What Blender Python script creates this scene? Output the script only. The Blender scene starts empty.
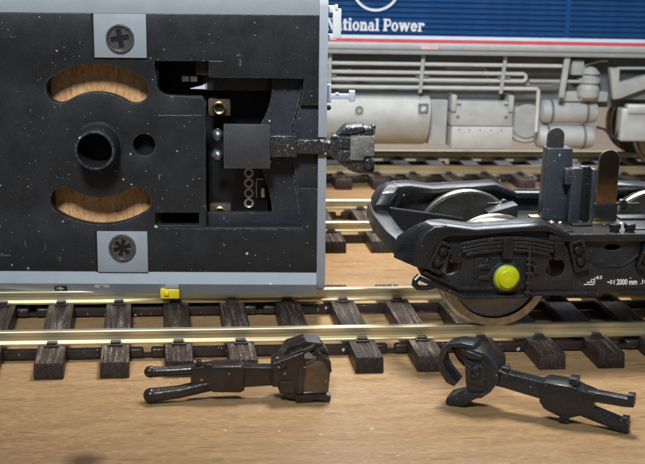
import bpy, bmesh, math, random
from mathutils import Vector, Matrix
from mathutils.geometry import delaunay_2d_cdt

random.seed(7)
K = 0.1                       # the scene is written in millimetres; 1 Blender unit = 10 mm
PI = math.pi
sc = bpy.context.scene
col = sc.collection

# ------------------------------------------------------------------ camera
cam_d = bpy.data.cameras.new('camera')
cam = bpy.data.objects.new('camera', cam_d)
col.objects.link(cam)
sc.camera = cam
CAM = Vector((11.85, -148.05, 53.46))
pitch, yaw, roll = 0.24708, 0.13941, 0.0297
fw = Vector((math.sin(yaw) * math.cos(pitch), math.cos(yaw) * math.cos(pitch), -math.sin(pitch)))
rt = Vector((math.cos(yaw), -math.sin(yaw), 0))
up = rt.cross(fw)
r2 = math.cos(roll) * rt + math.sin(roll) * up
u2 = -math.sin(roll) * rt + math.cos(roll) * up
m = Matrix((r2, u2, -fw)).transposed().to_4x4()
m.translation = CAM * K
cam.matrix_world = m
cam_d.sensor_fit = 'HORIZONTAL'
cam_d.sensor_width = 36
cam_d.lens = 1262.3 / 645 * 36
cam_d.clip_start = 0.1
cam_d.clip_end = 500
cam_d.dof.use_dof = True
cam_d.dof.focus_distance = 15.5
cam_d.dof.aperture_fstop = 1.1

# ------------------------------------------------------------------ world and lamps (an indoor workbench)
world = bpy.data.worlds.new('World')
sc.world = world
world.use_nodes = True
wb = world.node_tree.nodes['Background']
wb.inputs[0].default_value = (0.80, 0.90, 1.0, 1)
wb.inputs[1].default_value = 0.16


def area(name, loc, target, size, energy, color):
    d = bpy.data.lights.new(name, 'AREA')
    d.shape = 'RECTANGLE'
    d.size, d.size_y = size[0] * K, size[1] * K
    d.energy = energy
    d.color = color
    o = bpy.data.objects.new(name, d)
    col.objects.link(o)
    o.location = Vector(loc) * K
    o.rotation_euler = (Vector(target) - Vector(loc)).to_track_quat('-Z', 'Y').to_euler()
    return o


def spot(name, loc, target, cone, blend, radius, energy, color):
    d = bpy.data.lights.new(name, 'SPOT')
    d.spot_size = math.radians(cone)
    d.spot_blend = blend
    d.shadow_soft_size = radius * K
    d.energy = energy
    d.color = color
    o = bpy.data.objects.new(name, d)
    col.objects.link(o)
    o.location = Vector(loc) * K
    o.rotation_euler = (Vector(target) - Vector(loc)).to_track_quat('-Z', 'Y').to_euler()
    return o


spot('bench_lamp', (62, 58, 215), (58, 46, 0), 61, 1.0, 30, 34000, (1.0, 0.97, 0.92))
area('window_behind', (90, 430, 270), (50, 20, 0), (320, 170), 14000, (0.90, 0.95, 1.0))
spot('camera_side_lamp', (-30, -215, 255), (50, 84, 26), 46, 1.0, 34, 54000, (0.86, 0.93, 1.0))

sc.view_settings.view_transform = 'Standard'
sc.view_settings.look = 'None'
sc.view_settings.exposure = 0.12
sc.view_settings.gamma = 1.0
sc.render.engine = 'CYCLES'
sc.cycles.max_bounces = 8
sc.cycles.use_denoising = True


# ------------------------------------------------------------------ materials
def nodes_of(name):
    mt = bpy.data.materials.new(name)
    mt.use_nodes = True
    nt = mt.node_tree
    return mt, nt, nt.nodes['Principled BSDF']


def N(nt, kind, **kw):
    n = nt.nodes.new(kind)
    for k, v in kw.items():
        if k in n.inputs:
            n.inputs[k].default_value = v
        else:
            setattr(n, k, v)
    return n


def coords(nt, scale=(1, 1, 1), jitter=False):
    tc = N(nt, 'ShaderNodeTexCoord')
    mp = N(nt, 'ShaderNodeMapping')
    mp.inputs['Scale'].default_value = scale
    nt.links.new(tc.outputs['Object'], mp.inputs['Vector'])
    if jitter:
        oi = N(nt, 'ShaderNodeObjectInfo')
        mul = N(nt, 'ShaderNodeMath', operation='MULTIPLY')
        mul.inputs[1].default_value = 37.0
        nt.links.new(oi.outputs['Random'], mul.inputs[0])
        nt.links.new(mul.outputs[0], mp.inputs['Location'])
    return mp.outputs['Vector']


def math_node(nt, op, a, b=None):
    n = N(nt, 'ShaderNodeMath', operation=op)
    for i, v in enumerate((a, b)):
        if v is None:
            continue
        if isinstance(v, (int, float)):
            n.inputs[i].default_value = v
        else:
            nt.links.new(v, n.inputs[i])
    return n.outputs[0]


def ramp(nt, fac, stops):
    r = N(nt, 'ShaderNodeValToRGB')
    el = r.color_ramp.elements
    while len(el) < len(stops):
        el.new(0.5)
    for e, (p, c) in zip(el, stops):
        e.position = p
        e.color = (*c, 1) if len(c) == 3 else c
    nt.links.new(fac, r.inputs[0])
    return r.outputs[0]


def mix(nt, fac, a, b):
    n = N(nt, 'ShaderNodeMix', data_type='RGBA')
    for s, v in ((n.inputs[0], fac), (n.inputs[6], a), (n.inputs[7], b)):
        if isinstance(v, (int, float)):
            s.default_value = v
        elif isinstance(v, tuple):
            s.default_value = (*v, 1)
        else:
            nt.links.new(v, s)
    return n.outputs[2]


def specks(nt, scale, size, jitter=False, stretch=(1, 1, 1)):
    """scattered specks of dust of very uneven size: 1 on a speck, else 0"""
    v = coords(nt, tuple(scale * k for k in stretch), jitter)
    wn = N(nt, 'ShaderNodeTexNoise', Scale=3.1, Detail=4.0)
    nt.links.new(v, wn.inputs['Vector'])
    va = N(nt, 'ShaderNodeVectorMath', operation='MULTIPLY_ADD')
    nt.links.new(wn.outputs['Color'], va.inputs[0])
    va.inputs[1].default_value = (0.55, 0.55, 0.55)
    nt.links.new(v, va.inputs[2])
    vo = N(nt, 'ShaderNodeTexVoronoi', Scale=1.0)
    nt.links.new(va.outputs[0], vo.inputs['Vector'])
    sep = N(nt, 'ShaderNodeSeparateColor')
    nt.links.new(vo.outputs['Color'], sep.inputs[0])
    lim = math_node(nt, 'MULTIPLY', math_node(nt, 'POWER', sep.outputs[0], 9.0), size)
    return math_node(nt, 'LESS_THAN', vo.outputs['Distance'], lim)


def plastic(name, base, rough=0.45, spec=0.5, dust=0.0, dust_col=(0.62, 0.62, 0.6), bump=0.0, bump_scale=60,
            mottle=0.15, jitter=False, scale=9.0, haze_dust=0.0, coat=0.0, edge=0.0, lint=False):
    mt, nt, p = nodes_of(name)
    v = coords(nt, (1, 1, 1), jitter)
    n1 = N(nt, 'ShaderNodeTexNoise', Scale=3.5, Detail=6.0, Roughness=0.65)
    nt.links.new(v, n1.inputs['Vector'])
    lo = tuple(c * (1 - mottle) for c in base)
    hi = tuple(min(1, c * (1 + mottle)) for c in base)
    c = ramp(nt, n1.outputs['Fac'], [(0.3, lo), (0.7, hi)])
    if haze_dust > 0:                       # a thin film of fine dust
        n3 = N(nt, 'ShaderNodeTexNoise', Scale=120.0, Detail=3.0, Roughness=0.7)
        nt.links.new(v, n3.inputs['Vector'])
        f3 = ramp(nt, n3.outputs['Fac'], [(0.52, (0, 0, 0)), (0.74, (haze_dust,) * 3)])
        c = mix(nt, f3, c, dust_col)
    if dust > 0:
        c = mix(nt, math_node(nt, 'MULTIPLY', specks(nt, scale, dust, jitter), 0.8), c, dust_col)
        if lint:
            for st in ((0.30, 1, 1.6), (1.5, 1, 0.35)):
                c = mix(nt, math_node(nt, 'MULTIPLY', specks(nt, scale * 0.75, dust * 0.9, jitter, st), 0.11), c, dust_col)
        c = mix(nt, math_node(nt, 'MULTIPLY', specks(nt, scale * 2.6, dust * 1.1, jitter), 0.55), c, dust_col)
    if edge > 0:                            # rubbed, dusty arrises, plus edge highlights put into the colour
        bv = N(nt, 'ShaderNodeBevel', Radius=0.016)
        bv.samples = 4
        ge = N(nt, 'ShaderNodeNewGeometry')
        dt = N(nt, 'ShaderNodeVectorMath', operation='DOT_PRODUCT')
        nt.links.new(bv.outputs[0], dt.inputs[0])
        nt.links.new(ge.outputs['Normal'], dt.inputs[1])
        n5 = N(nt, 'ShaderNodeTexNoise', Scale=16.0, Detail=4.0, Roughness=0.7)
        nt.links.new(v, n5.inputs['Vector'])
        e = math_node(nt, 'SUBTRACT', 1.0, dt.outputs['Value'])
        e = math_node(nt, 'MULTIPLY', e, ramp(nt, n5.outputs['Fac'], [(0.40, (0, 0, 0)), (0.66, (1, 1, 1))]))
        f5 = ramp(nt, e, [(0.02, (0, 0, 0)), (0.20, (edge,) * 3)])
        c = mix(nt, f5, c, (0.42, 0.43, 0.44))
    nt.links.new(c, p.inputs['Base Color'])
    rr = ramp(nt, n1.outputs['Fac'], [(0.25, (max(0.05, rough - 0.1),) * 3), (0.75, (min(1, rough + 0.12),) * 3)])
    nt.links.new(rr, p.inputs['Roughness'])
    p.inputs['Specular IOR Level'].default_value = spec
    p.inputs['Coat Weight'].default_value = coat
    p.inputs['Coat Roughness'].default_value = 0.15
    if bump > 0:
        n2 = N(nt, 'ShaderNodeTexNoise', Scale=bump_scale, Detail=4.0)
        nt.links.new(v, n2.inputs['Vector'])
        b = N(nt, 'ShaderNodeBump', Strength=bump, Distance=0.02)
        nt.links.new(n2.outputs['Fac'], b.inputs['Height'])
        nt.links.new(b.outputs[0], p.inputs['Normal'])
    return mt


def metal(name, base, rough=0.3, streak=(1, 40, 40), var=0.25, dirt=None, bump=0.06):
    mt, nt, p = nodes_of(name)
    v = coords(nt, streak)
    n1 = N(nt, 'ShaderNodeTexNoise', Scale=1.5, Detail=5.0, Roughness=0.6)
    nt.links.new(v, n1.inputs['Vector'])
    c = ramp(nt, n1.outputs['Fac'], [(0.3, tuple(x * (1 - var) for x in base)), (0.72, base)])
    if dirt:
        v2 = coords(nt, (1, 1, 1))
        n2 = N(nt, 'ShaderNodeTexNoise', Scale=9.0, Detail=6.0, Roughness=0.7)
        nt.links.new(v2, n2.inputs['Vector'])
        f = ramp(nt, n2.outputs['Fac'], [(0.5, (0, 0, 0)), (0.68, (0.8, 0.8, 0.8))])
        c = mix(nt, f, c, dirt)
        nt.links.new(math_node(nt, 'SUBTRACT', 1.0, f), p.inputs['Metallic'])
    else:
        p.inputs['Metallic'].default_value = 1.0
    nt.links.new(c, p.inputs['Base Color'])
    rr = ramp(nt, n1.outputs['Fac'], [(0.25, (rough + 0.16,) * 3), (0.75, (max(.05, rough - 0.08),) * 3)])
    nt.links.new(rr, p.inputs['Roughness'])
    b = N(nt, 'ShaderNodeBump', Strength=bump, Distance=0.02)
    nt.links.new(n1.outputs['Fac'], b.inputs['Height'])
    nt.links.new(b.outputs[0], p.inputs['Normal'])
    return mt


def wood_material():
    mt, nt, p = nodes_of('baseboard_wood')
    v0 = coords(nt, (1, 1, 1))
    wn = N(nt, 'ShaderNodeTexNoise', Scale=0.35, Detail=3.0)
    nt.links.new(v0, wn.inputs['Vector'])
    va = N(nt, 'ShaderNodeVectorMath', operation='MULTIPLY_ADD')
    nt.links.new(wn.outputs['Color'], va.inputs[0])
    va.inputs[1].default_value = (0.0, 0.5, 0.0)
    nt.links.new(v0, va.inputs[2])
    mp = N(nt, 'ShaderNodeMapping')
    mp.inputs['Scale'].default_value = (0.5, 3.4, 1)
    nt.links.new(va.outputs[0], mp.inputs['Vector'])
    g = N(nt, 'ShaderNodeTexNoise', Scale=2.0, Detail=9.0, Roughness=0.68)
    nt.links.new(mp.outputs[0], g.inputs['Vector'])
    c = ramp(nt, g.outputs['Fac'], [(0.26, (0.195, 0.108, 0.045)), (0.42, (0.278, 0.163, 0.072)), (0.55, (0.33, 0.204, 0.093)), (0.74, (0.42, 0.278, 0.138))])
    # fine fibres
    mp2 = N(nt, 'ShaderNodeMapping')
    mp2.inputs['Scale'].default_value = (3.2, 34, 1)
    nt.links.new(va.outputs[0], mp2.inputs['Vector'])
    g2 = N(nt, 'ShaderNodeTexNoise', Scale=1.6, Detail=6.0, Roughness=0.75)
    nt.links.new(mp2.outputs[0], g2.inputs['Vector'])
    f2 = ramp(nt, g2.outputs['Fac'], [(0.52, (0, 0, 0)), (0.70, (0.6, 0.6, 0.6))])
    c = mix(nt, f2, c, (0.20, 0.105, 0.048))
    f2b = ramp(nt, g2.outputs['Fac'], [(0.26, (0.5, 0.5, 0.5)), (0.42, (0, 0, 0))])
    c = mix(nt, f2b, c, (0.55, 0.38, 0.20))
    mp4 = N(nt, 'ShaderNodeMapping')
    mp4.inputs['Scale'].default_value = (9, 95, 1)
    nt.links.new(va.outputs[0], mp4.inputs['Vector'])
    g4 = N(nt, 'ShaderNodeTexNoise', Scale=1.0, Detail=4.0, Roughness=0.7)
    nt.links.new(mp4.outputs[0], g4.inputs['Vector'])
    c = mix(nt, ramp(nt, g4.outputs['Fac'], [(0.50, (0, 0, 0)), (0.64, (0.72, 0.72, 0.72))]), c, (0.16, 0.082, 0.034))
    c = mix(nt, ramp(nt, g4.outputs['Fac'], [(0.34, (0.6, 0.6, 0.6)), (0.46, (0, 0, 0))]), c, (0.55, 0.38, 0.20))
    # short dark pores
    mp3 = N(nt, 'ShaderNodeMapping')
    mp3.inputs['Scale'].default_value = (2.6, 20, 1)
    nt.links.new(v0, mp3.inputs['Vector'])
    vo = N(nt, 'ShaderNodeTexVoronoi', Scale=1.0)
    nt.links.new(mp3.outputs[0], vo.inputs['Vector'])
    sp = N(nt, 'ShaderNodeSeparateColor')
    nt.links.new(vo.outputs['Color'], sp.inputs[0])
    pore = math_node(nt, 'LESS_THAN', vo.outputs['Distance'], math_node(nt, 'MULTIPLY', math_node(nt, 'POWER', sp.outputs[1], 5.0), 0.5))
    c = mix(nt, math_node(nt, 'MULTIPLY', pore, 0.6), c, (0.17, 0.075, 0.028))
    c = mix(nt, math_node(nt, 'MULTIPLY', specks(nt, 7.0, 0.16), 0.5), c, (0.62, 0.52, 0.40))
    # broad grubby patches and one dark knot near the front edge
    n4 = N(nt, 'ShaderNodeTexNoise', Scale=0.5, Detail=5.0, Roughness=0.6)
    nt.links.new(v0, n4.inputs['Vector'])
    f4 = ramp(nt, n4.outputs['Fac'], [(0.45, (0, 0, 0)), (0.75, (0.35, 0.35, 0.35))])
    c = mix(nt, f4, c, (0.30, 0.18, 0.09))
    kn = N(nt, 'ShaderNodeVectorMath', operation='DISTANCE')
    nt.links.new(va.outputs[0], kn.inputs[0])
    kn.inputs[1].default_value = (0.52, -2.72, 0.0)
    f5 = ramp(nt, kn.outputs['Value'], [(0.08, (0.9, 0.9, 0.9)), (0.26, (0, 0, 0))])
    c = mix(nt, f5, c, (0.07, 0.035, 0.016))
    nt.links.new(c, p.inputs['Base Color'])
    p.inputs['Roughness'].default_value = 0.52
    p.inputs['Specular IOR Level'].default_value = 0.35
    b = N(nt, 'ShaderNodeBump', Strength=0.35, Distance=0.012)
    nt.links.new(g4.outputs['Fac'], b.inputs['Height'])
    b2 = N(nt, 'ShaderNodeBump', Strength=0.4, Distance=0.01)
    nt.links.new(math_node(nt, 'SUBTRACT', 1.0, pore), b2.inputs['Height'])
    nt.links.new(b.outputs[0], b2.inputs['Normal'])
    nt.links.new(b2.outputs[0], p.inputs['Normal'])
    return mt


def sleeper_material():
    """dark brown moulded plastic with deep lengthwise grain and pale dust and painted highlights on the ridges"""
    mt, nt, p = nodes_of('sleeper_plastic')
    v = coords(nt, (24, 1.1, 6), True)
    g = N(nt, 'ShaderNodeTexNoise', Scale=1.0, Detail=4.0, Roughness=0.7)
    nt.links.new(v, g.inputs['Vector'])
    v2 = coords(nt, (60, 40, 60), True)
    g2 = N(nt, 'ShaderNodeTexNoise', Scale=1.0, Detail=3.0, Roughness=0.75)
    nt.links.new(v2, g2.inputs['Vector'])
    f = math_node(nt, 'MULTIPLY', g.outputs['Fac'], g2.outputs['Fac'])
    c = ramp(nt, f, [(0.18, (0.024, 0.014, 0.011)), (0.27, (0.060, 0.038, 0.030)), (0.32, (0.15, 0.118, 0.102)), (0.40, (0.42, 0.38, 0.35))])  # pale stops put both dust and specular streaks into the colour
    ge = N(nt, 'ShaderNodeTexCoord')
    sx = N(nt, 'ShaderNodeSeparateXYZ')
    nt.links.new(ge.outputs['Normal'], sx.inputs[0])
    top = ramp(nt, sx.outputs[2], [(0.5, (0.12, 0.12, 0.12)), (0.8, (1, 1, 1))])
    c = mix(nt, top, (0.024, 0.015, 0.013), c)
    oi = N(nt, 'ShaderNodeObjectInfo')
    hs = N(nt, 'ShaderNodeHueSaturation')
    nt.links.new(c, hs.inputs['Color'])
    nt.links.new(math_node(nt, 'ADD', math_node(nt, 'MULTIPLY', oi.outputs['Random'], 0.7), 0.6), hs.inputs['Value'])
    c = hs.outputs[0]
    nt.links.new(c, p.inputs['Base Color'])
    p.inputs['Roughness'].default_value = 0.42
    b = N(nt, 'ShaderNodeBump', Strength=1.0, Distance=0.05)
    nt.links.new(g.outputs['Fac'], b.inputs['Height'])
    nt.links.new(b.outputs[0], p.inputs['Normal'])
    return mt


def weight_material():
    mt, nt, p = nodes_of('ballast_weight')
    v = coords(nt, (16, 3, 3.5))
    g = N(nt, 'ShaderNodeTexNoise', Scale=1.6, Detail=7.0, Roughness=0.75)
    nt.links.new(v, g.inputs['Vector'])
    c = ramp(nt, g.outputs['Fac'], [(0.32, (0.40, 0.18, 0.065)), (0.48, (0.70, 0.37, 0.155)), (0.68, (0.85, 0.52, 0.26))])
    v2 = coords(nt, (22, 22, 22))
    g2 = N(nt, 'ShaderNodeTexNoise', Scale=1.0, Detail=5.0, Roughness=0.8)
    nt.links.new(v2, g2.inputs['Vector'])
    c = mix(nt, ramp(nt, g2.outputs['Fac'], [(0.54, (0, 0, 0)), (0.66, (0.7, 0.7, 0.7))]), c, (0.24, 0.10, 0.04))
    c = mix(nt, math_node(nt, 'MULTIPLY', specks(nt, 5.0, 0.5, False, (0.5, 1, 1.6)), 0.7), c, (0.10, 0.05, 0.025))
    nt.links.new(c, p.inputs['Base Color'])
    p.inputs['Roughness'].default_value = 0.6
    return mt


def rust_strip_material():
    """blackened brass contact blade, bare copper brown in its lower half"""
    mt, nt, p = nodes_of('contact_blade_metal')
    v = coords(nt, (1, 1, 1))
    sx = N(nt, 'ShaderNodeSeparateXYZ')
    nt.links.new(v, sx.inputs[0])
    n1 = N(nt, 'ShaderNodeTexNoise', Scale=14.0, Detail=5.0, Roughness=0.7)
    nt.links.new(v, n1.inputs['Vector'])
    h = math_node(nt, 'ADD', sx.outputs[2], math_node(nt, 'MULTIPLY', n1.outputs['Fac'], 0.35))
    c = ramp(nt, math_node(nt, 'MULTIPLY', h, 0.33), [(0.62, (0.03, 0.022, 0.015)), (0.655, (0.44, 0.21, 0.08)), (0.72, (0.20, 0.10, 0.045)), (0.80, (0.03, 0.022, 0.016))])
    bv = N(nt, 'ShaderNodeBevel', Radius=0.016)
    ge = N(nt, 'ShaderNodeNewGeometry')
    dt = N(nt, 'ShaderNodeVectorMath', operation='DOT_PRODUCT')
    nt.links.new(bv.outputs[0], dt.inputs[0])
    nt.links.new(ge.outputs['Normal'], dt.inputs[1])
    c = mix(nt, ramp(nt, math_node(nt, 'SUBTRACT', 1.0, dt.outputs['Value']), [(0.02, (0, 0, 0)), (0.16, (0.9, 0.9, 0.9))]), c, (0.60, 0.50, 0.34))
    nt.links.new(c, p.inputs['Base Color'])
    p.inputs['Metallic'].default_value = 0.75
    p.inputs['Roughness'].default_value = 0.36
    return mt


MW = wood_material()
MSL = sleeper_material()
MRAIL = metal('rail_nickel_brass', (0.86, 0.765, 0.53), 0.32, (0.8, 12, 12), 0.25, bump=0.02)
MRAIL.node_tree.nodes['Principled BSDF'].inputs['Metallic'].default_value = 0.95
MWEB = plastic('sleeper_web_plastic', (0.030, 0.020, 0.017), 0.35, 0.5, 0.30, scale=12, bump=0.2)
MBLK = plastic('black_underframe_plastic', (0.0130, 0.0138, 0.0155), 0.40, 0.32, 0.19, scale=10.0, bump=0.05, bump_scale=60, mottle=0.25, haze_dust=0.14, edge=0.9, lint=True)
MBLK2 = plastic('dark_shelf_plastic', (0.020, 0.0225, 0.028), 0.42, 0.35, 0.20, scale=10.0, bump=0.10, bump_scale=45, mottle=0.2, haze_dust=0.12, edge=0.9, lint=True)
MPIT = plastic('black_plastic_recess_shade', (0.008, 0.008, 0.009), 0.6, 0.3)  # black plastic, and the shade of recesses and gaps put in as colour
MGREY = plastic('coach_grey_plastic', (0.30, 0.325, 0.348), 0.42, 0.45, 0.10, (0.85, 0.85, 0.85), bump=0.05, bump_scale=80, mottle=0.05, scale=7)
MBOG = plastic('bogie_black_plastic', (0.0085, 0.0085, 0.0095), 0.30, 0.5, 0.18, (0.55, 0.55, 0.52), bump=0.16, bump_scale=35, mottle=0.3, scale=13, haze_dust=0.08, edge=0.32)
MBOGM = plastic('bogie_matt_plastic', (0.0105, 0.0105, 0.0115), 0.40, 0.5, 0.18, (0.5, 0.5, 0.48), bump=0.22, bump_scale=50, mottle=0.3, scale=14, haze_dust=0.12, edge=0.35)
MPOST = plastic('slate_plastic_post', (0.024, 0.029, 0.037), 0.42, 0.5, 0.2, (0.45, 0.47, 0.5), bump=0.2, bump_scale=50, scale=12, haze_dust=0.2, edge=0.6)
MCPL = plastic('worn_black_coupling', (0.010, 0.010, 0.011), 0.20, 0.6, 0.34, (0.6, 0.6, 0.6), bump=1.0, bump_scale=15, mottle=0.4, scale=13, haze_dust=0.35, edge=0.9)
MCPLJ = plastic('worn_grey_jaw', (0.16, 0.155, 0.14), 0.35, 0.6, 0.35, (0.6, 0.58, 0.52), bump=0.8, bump_scale=14, mottle=0.5, scale=12, haze_dust=0.3)
MDRAW = plastic('charcoal_draw_plate', (0.036, 0.036, 0.039), 0.42, 0.5, 0.15, bump=0.15, bump_scale=70, scale=11, haze_dust=0.15, edge=0.7)
MSIL = metal('silvered_ball', (0.40, 0.41, 0.42), 0.36, (14, 14, 14), 0.7, (0.03, 0.03, 0.03))
MCR = plastic('black_coupling_plastic', (0.011, 0.012, 0.0145), 0.29, 0.5, 0.16, (0.5, 0.5, 0.5), bump=0.3, bump_scale=26, mottle=0.3, scale=16, haze_dust=0.10, edge=0.45)
MSTEEL = metal('wheel_steel', (0.46, 0.45, 0.43), 0.30, (20, 20, 20), 0.25)
MSTEELB = metal('brown_wheel_steel', (0.33, 0.295, 0.26), 0.36, (9, 9, 9), 0.35)
MSTEELW = metal('worn_tyre_steel', (0.50, 0.46, 0.41), 0.28, (9, 9, 9), 0.35)
MWDISC = plastic('wheel_disc_black', (0.030, 0.028, 0.026), 0.26, 0.6, 0.16, (0.5, 0.5, 0.48), bump=0.2, bump_scale=30, scale=10, mottle=0.4)
MSCREW = metal('blackened_screw_steel', (0.26, 0.255, 0.25), 0.30, (16, 16, 16), 0.6)
MSCREW.node_tree.nodes['Principled BSDF'].inputs['Metallic'].default_value = 0.8
MBRASS = metal('brass', (0.78, 0.55, 0.20), 0.26, (12, 12, 12), 0.25)
MGOLD = metal('worn_gold_contact', (0.80, 0.66, 0.36), 0.3, (12, 12, 12), 0.3, (0.05, 0.045, 0.04))
MTIN = metal('solder_tin', (0.72, 0.66, 0.58), 0.3, (12, 12, 12), 0.25)
MVIA = metal('tinned_ring', (0.82, 0.74, 0.64), 0.3, (12, 12, 12), 0.25)
MVIA.node_tree.nodes['Principled BSDF'].inputs['Metallic'].default_value = 0.45
MBRN = plastic('brown_mount', (0.075, 0.052, 0.038), 0.5, 0.4)
MPCB = plastic('black_circuit_board', (0.010, 0.010, 0.011), 0.4, 0.4)
MWHT = plastic('white_plastic', (0.74, 0.74, 0.72), 0.45, 0.4, mottle=0.06)
MLG = plastic('pale_grey_step', (0.46, 0.52, 0.58), 0.45, 0.4, mottle=0.08)
MYEL = plastic('yellow_green_paint', (0.50, 0.52, 0.008), 0.32, 0.5, bump=0.25, bump_scale=14, mottle=0.35, coat=0.2)
MYELH = plastic('yellow_plastic', (0.80, 0.62, 0.02), 0.38, 0.5, mottle=0.12)
MGRN = plastic('green_paint_edge', (0.14, 0.26, 0.012), 0.4, 0.5, mottle=0.3)
MPRT = plastic('white_print', (0.72, 0.72, 0.70), 0.5, 0.4, mottle=0.2)
MDEC = plastic('black_print', (0.02, 0.02, 0.022), 0.45, 0.4)
MBLUE = plastic('loco_blue', (0.005, 0.050, 0.165), 0.36, 0.5, 0.08, mottle=0.12, scale=5)
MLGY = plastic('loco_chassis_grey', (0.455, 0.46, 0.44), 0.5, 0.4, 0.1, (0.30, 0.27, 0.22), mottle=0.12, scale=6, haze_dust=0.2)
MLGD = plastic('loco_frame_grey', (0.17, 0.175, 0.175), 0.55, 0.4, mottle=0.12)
MSOLE = plastic('loco_solebar_grey', (0.36, 0.37, 0.37), 0.45, 0.4, mottle=0.08)
MCREAM = plastic('loco_pipe_cream', (0.60, 0.60, 0.56), 0.45, 0.4, mottle=0.08)
MRED = plastic('stripe_red', (0.56, 0.085, 0.105), 0.4, 0.4, mottle=0.08)
MSTW = plastic('stripe_white', (0.60, 0.63, 0.70), 0.4, 0.4, mottle=0.06)
MPINK = plastic('pink_plastic', (0.75, 0.20, 0.30), 0.4, 0.4)
MWGT = weight_material()
MRUST = rust_strip_material()


def smoky_material():
    mt, nt, p = nodes_of('smoky_plastic')
    v = coords(nt, (1, 1, 1))
    n1 = N(nt, 'ShaderNodeTexNoise', Scale=6.0, Detail=5.0, Roughness=0.65)
    nt.links.new(v, n1.inputs['Vector'])
    c = ramp(nt, n1.outputs['Fac'], [(0.3, (0.020, 0.015, 0.012)), (0.7, (0.050, 0.036, 0.028))])
    c = mix(nt, math_node(nt, 'MULTIPLY', specks(nt, 13.0, 0.30), 0.6), c, (0.6, 0.58, 0.54))
    nt.links.new(c, p.inputs['Base Color'])
    p.inputs['Transmission Weight'].default_value = 0.35
    p.inputs['IOR'].default_value = 1.48
    p.inputs['Roughness'].default_value = 0.26
    n2 = N(nt, 'ShaderNodeTexNoise', Scale=22.0, Detail=3.0)
    nt.links.new(v, n2.inputs['Vector'])
    b = N(nt, 'ShaderNodeBump', Strength=0.16, Distance=0.02)
    nt.links.new(n2.outputs['Fac'], b.inputs['Height'])
    nt.links.new(b.outputs[0], p.inputs['Normal'])
    return mt


MSMK = smoky_material()
MSMK2 = MSMK.copy()
MSMK2.name = 'clear_smoky_plastic'
_p = MSMK2.node_tree.nodes['Principled BSDF']
for _n in MSMK2.node_tree.nodes:
    if _n.type == 'VALTORGB':
        _n.color_ramp.elements[0].color = (0.15, 0.115, 0.085, 1)
        _n.color_ramp.elements[1].color = (0.30, 0.24, 0.18, 1)
_p.inputs['Transmission Weight'].default_value = 0.88


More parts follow.
